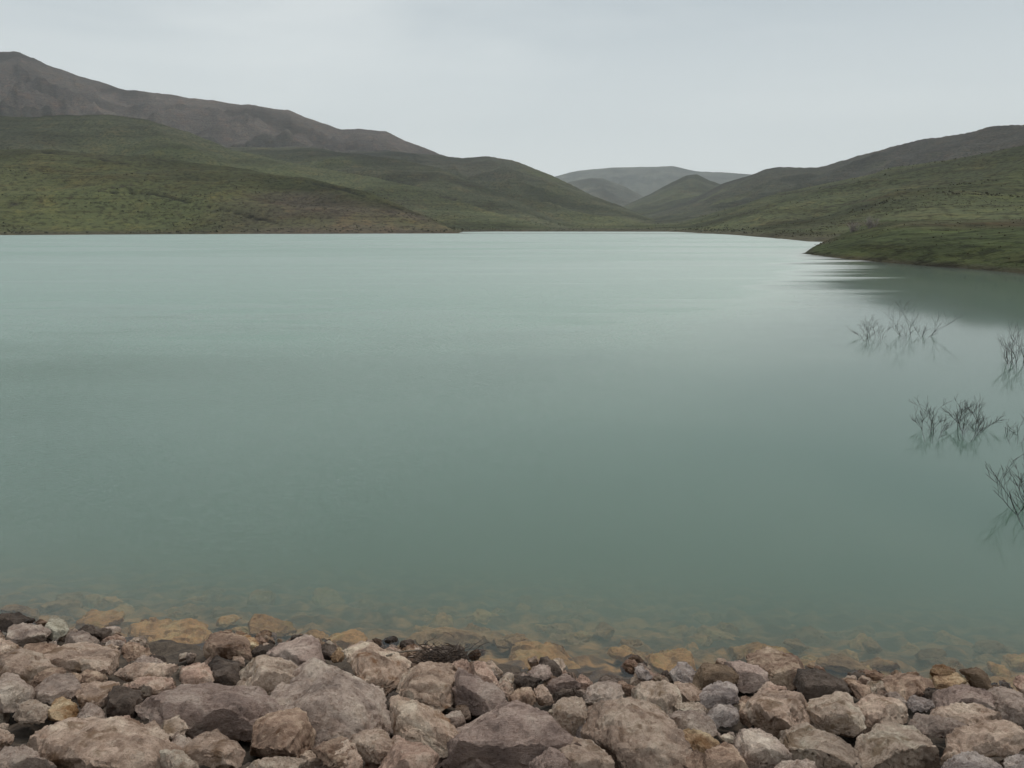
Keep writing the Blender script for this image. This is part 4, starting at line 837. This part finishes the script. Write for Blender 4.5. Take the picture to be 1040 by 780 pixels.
# ------------------------------------------------------------------ drowned bushes
def tube(bmv, pts, radii, sides=5):
    rings = []
    for i, p in enumerate(pts):
        d = (pts[min(i + 1, len(pts) - 1)] - pts[max(i - 1, 0)]).normalized()
        a = d.cross(Vector((0.3, 0.2, 1))).normalized() if abs(d.z) < 0.98 else d.cross(Vector((1, 0, 0))).normalized(); b = d.cross(a)
        rings.append([bmv.verts.new(p + (a * math.cos(k * 2 * math.pi / sides) + b * math.sin(k * 2 * math.pi / sides)) * radii[i]) for k in range(sides)])
    for r0, r1 in zip(rings[:-1], rings[1:]):
        for k in range(sides): bmv.faces.new((r0[k], r0[(k + 1) % sides], r1[(k + 1) % sides], r1[k]))
    bmv.faces.new(rings[-1]); bmv.faces.new(rings[0][::-1])
def grow(bs, bt, p, d, L, r, depth, rnd, spread=0.55, lift=0.12, buds=True):
    n = 5; pts = [p]; rad = [r]; q = p.copy(); dd = d.copy()
    for i in range(n):
        dd = (dd + Vector((rnd.gauss(0, .13), rnd.gauss(0, .13), rnd.gauss(0, .08) + lift * 0.4))).normalized()
        q = q + dd * L / n; pts.append(q.copy()); rad.append(max(r * (1 - 0.5 * (i + 1) / n), 0.0020))
    tube(bs if depth >= 2 else bt, pts, rad, 5 if depth >= 2 else 4)
    if depth > 0:
        for k in range(rnd.choice([3, 4, 4])):
            i = rnd.randrange(1, n + 1); a = rnd.uniform(0, 6.28)
            nd = (dd + Vector((math.cos(a), math.sin(a), rnd.uniform(-.1, .5))) * spread * 1.5).normalized()
            grow(bs, bt, pts[i], nd, L * rnd.uniform(0.5, 0.75), rad[i] * 0.62, depth - 1, rnd, spread, lift)
def bush(name, label, base, stems, mat, seed, cat='bush', depth=3, group=None, spread=0.5, rbase=0.008):
    rnd = random.Random(seed)
    e = bpy.data.objects.new(name, None); col.objects.link(e); e.location = base; e.empty_display_size = 0.2
    wide = sum(L for *_, L in stems) / len(stems)
    for (dx, dy, dz, L) in stems:
        bs, bt = bmesh.new(), bmesh.new()
        d = Vector((dx * .6, dy, dz)).normalized(); L = L * 1.12
        start = Vector((dx * wide * 0.55 + rnd.gauss(0, .02), dy * 0.3, -0.30 * wide / .45 if wide < .6 else -0.35))
        grow(bs, bt, start, d, L, rbase, depth, rnd, spread)
        me = bpy.data.meshes.new('stem'); bs.to_mesh(me); bs.free(); so_ = link_mesh('stem', me, mat, e)
        me = bpy.data.meshes.new('twigs'); bt.to_mesh(me); bt.free(); link_mesh('twigs', me, mat, so_)
    return tag(e, label, cat, group)
def on_water(x, y):
    d = ray(x, y); return camv + d * (-CAMZ / d.z)
GB = 'bare bushes standing in the water'
# wide twin bush
b0 = on_water(948, 436); m_ = (b0 - camv).length / F
bush('drowned_bush', 'left half of the bare twiggy pair of bushes in mid water', b0, [(-.5, 0, 1, .42), (.1, .2, 1, .46), (-.15, -.2, 1, .40), (.5, 0, 1, .36)], M_BARK, 11, group=GB, depth=3, rbase=.0075)
b0 = on_water(982, 434)
bush('drowned_bush', 'right half of the bare twiggy pair of bushes in mid water', b0, [(-.4, 0, 1, .42), (.1, .2, 1, .46), (.35, -.2, 1, .44), (.8, 0, .9, .42), (-.1, .1, 1, .4)], M_BARK, 27, group=GB, depth=3, rbase=.0075)
b0 = on_water(1062, 514)
bush('drowned_bush', 'nearest bare bush cut by the right frame edge with forked branches', b0, [(-.75, -.1, 1.0, .64), (-.3, .2, 1, .56), (-.05, .1, 1, .66), (.3, .1, 1, .6), (.9, 0, 1, .6)], M_BARK, 5, group=GB, depth=3, rbase=.012, spread=.42)
b0 = on_water(1040, 368)
bush('drowned_bush', 'bare dense bush at the right frame edge below the promontory', b0, [(-1.1, 0, 1, .62), (-.6, 0, 1, .62), (-.3, .2, 1, .66), (.1, 0, 1, .7), (.7, 0, 1, .7)], M_BARK, 8, group=GB, depth=3, rbase=.014)
b0 = on_water(927, 341)
bush('drowned_bush', 'tallest and farthest bare bush, right of its low tuft', b0, [(-.5, 0, 1, .72), (0, .2, 1, .85), (.5, 0, 1, .6), (.8, -.1, 1, .75), (-.8, 0, .9, .5)], M_BARK, 19, group=GB, depth=3, rbase=.010)
b0 = on_water(886, 343)
bush('drowned_bush', 'low bare tuft of twigs left of the farthest bare bush', b0, [(-.7, 0, .8, .5), (0, .2, .9, .52), (.7, 0, .8, .46), (-.3, 0, 1, .48), (.4, 0, .9, .48)], M_BARK, 23, group=GB, depth=3, rbase=.009)
b0 = on_water(1034, 439)
bush('drowned_bush', 'tiny tuft of bare twigs at the right frame edge right of the pair', b0, [(-.7, 0, .5, .36), (0, 0, 1, .36), (.5, 0, .6, .36)], M_BARK, 31, group=GB, depth=2, rbase=.007)

# bare shrubs on the promontory
for px, r, hgt, lab in ((866, 190, 1.6, 'left one of two bare grey shrubs on the right hand bank'), (884, 186, 1.8, 'right one of two bare grey shrubs on the right hand bank')):
    p = ground_z(px, r)
    bush('bare_shrub', lab, p, [(rnd.uniform(-.8, .8), rnd.uniform(-.5, .5), 1, hgt * 0.85) for _ in range(16)], M_DRYBUSH, px, depth=2, group='bare grey shrubs on the right bank', rbase=.075)
# low scrub scattered on the slopes
v = []; f = []
rs = np.random.RandomState(5)
N = 8000; made = 0
while made < N:
    i = rs.randint(300, AZ_N - 350); j = rs.randint(10, RN - 1)
    if rr[j] > 1000: continue
    z = Z[i, j]
    if z < 0.5 or z > 130: continue
    dens = n_big[i, j] + 0.5 * wob2[i, j]
    if PXg[i, j] < 480: dens += 0.25 if PYg[i, j] > 195 else -0.15
    if z < 2.5: dens += 0.25
    if dens < 0.25 and rs.rand() > 0.06: continue
    made += 1
    s = rs.uniform(0.18, 0.55) * (1.45 if rr[j] > 350 else 0.8 if rr[j] > 250 else 0.40)
    c = np.array([XX[i, j] + rs.uniform(-2, 2) * rr[j] / 500, YY[i, j] + rs.uniform(-2, 2) * rr[j] / 500, z])
    for k in range(5):
        d = rs.normal(size=3); d /= np.linalg.norm(d); d[2] = abs(d[2]) * 0.8; cc = c + d * s * 0.5
        a = rs.normal(size=3); a /= np.linalg.norm(a); b = np.cross(a, rs.normal(size=3)); b /= np.linalg.norm(b)
        n0 = len(v); v += [cc - a * s * .5, cc + b * s * .5, cc + a * s * .5, cc - b * s * .4]; f.append((n0, n0 + 1, n0 + 2, n0 + 3))
me = np_mesh('scrub', np.array(v), np.array(f)); tag(link_mesh('scrub', me, M_SCRUB), 'low dark scrub and tussocks dotting the slopes above the water', 'scrub', kind='stuff')

# ------------------------------------------------------------------ brushwood and stick at the waterline
def tangle(px, py, wpx, label, seed):
    rnd = random.Random(seed); c = hit_slope(px, py, 0.08)
    m = (c - camv).length / F; bm = bmesh.new()
    for k in range(170):
        p = Vector((rnd.gauss(0, wpx * m * .23), rnd.gauss(0, .07), rnd.gauss(0.02, .028)))
        a = rnd.gauss(0, .5) + (math.pi if rnd.random() < .5 else 0); d = Vector((math.cos(a), math.sin(a) * .8, rnd.gauss(.1, .3))).normalized(); L = rnd.uniform(.05, .17)
        pts = [p]; 
        for i in range(3): d = (d + Vector((rnd.gauss(0, .25), rnd.gauss(0, .25), rnd.gauss(0, .2)))).normalized(); pts.append(pts[-1] + d * L / 3)
        r = rnd.uniform(.002, .007); tube(bm, pts, [r, r * .9, r * .7, r * .4], 4)
    me = bpy.data.meshes.new('brushwood'); bm.to_mesh(me); bm.free()
    o = link_mesh('brushwood', me, M_DRIFT); o.location = c; return tag(o, label, 'driftwood')
tangle(340 + 545 / 4.875, 620 + 235 / 4.875, 50, 'dark tangle of washed up twigs at the waterline in the centre', 4)
traced_rock(2, 'dark wet rock under the tangle of washed up twigs', 'dark', [(430,240),(470,200),(560,185),(640,215),(690,225),(640,265),(560,285),(490,265)], 'stone', bulge=.2, lift=.03)
bm = bmesh.new()
a = hit_slope(340 + 255 / 4.875, 620 + 226 / 4.875, 0.15); b = hit_slope(340 + 530 / 4.875, 620 + 172 / 4.875, 0.05)
b.z = max(b.z, 0.03)
pts = [a.lerp(b, t) + Vector((0, 0, .012 * math.sin(t * 7))) - a for t in (0, .2, .35, .55, .75, .9, 1)]
tube(bm, pts, [.009, .008, .0075, .006, .005, .004, .003], 6)
me = bpy.data.meshes.new('stick'); bm.to_mesh(me); bm.free(); st = link_mesh('stick', me, M_STICK); st.location = a
tag(st, 'long thin bleached stick reaching from the shore into the water', 'stick')
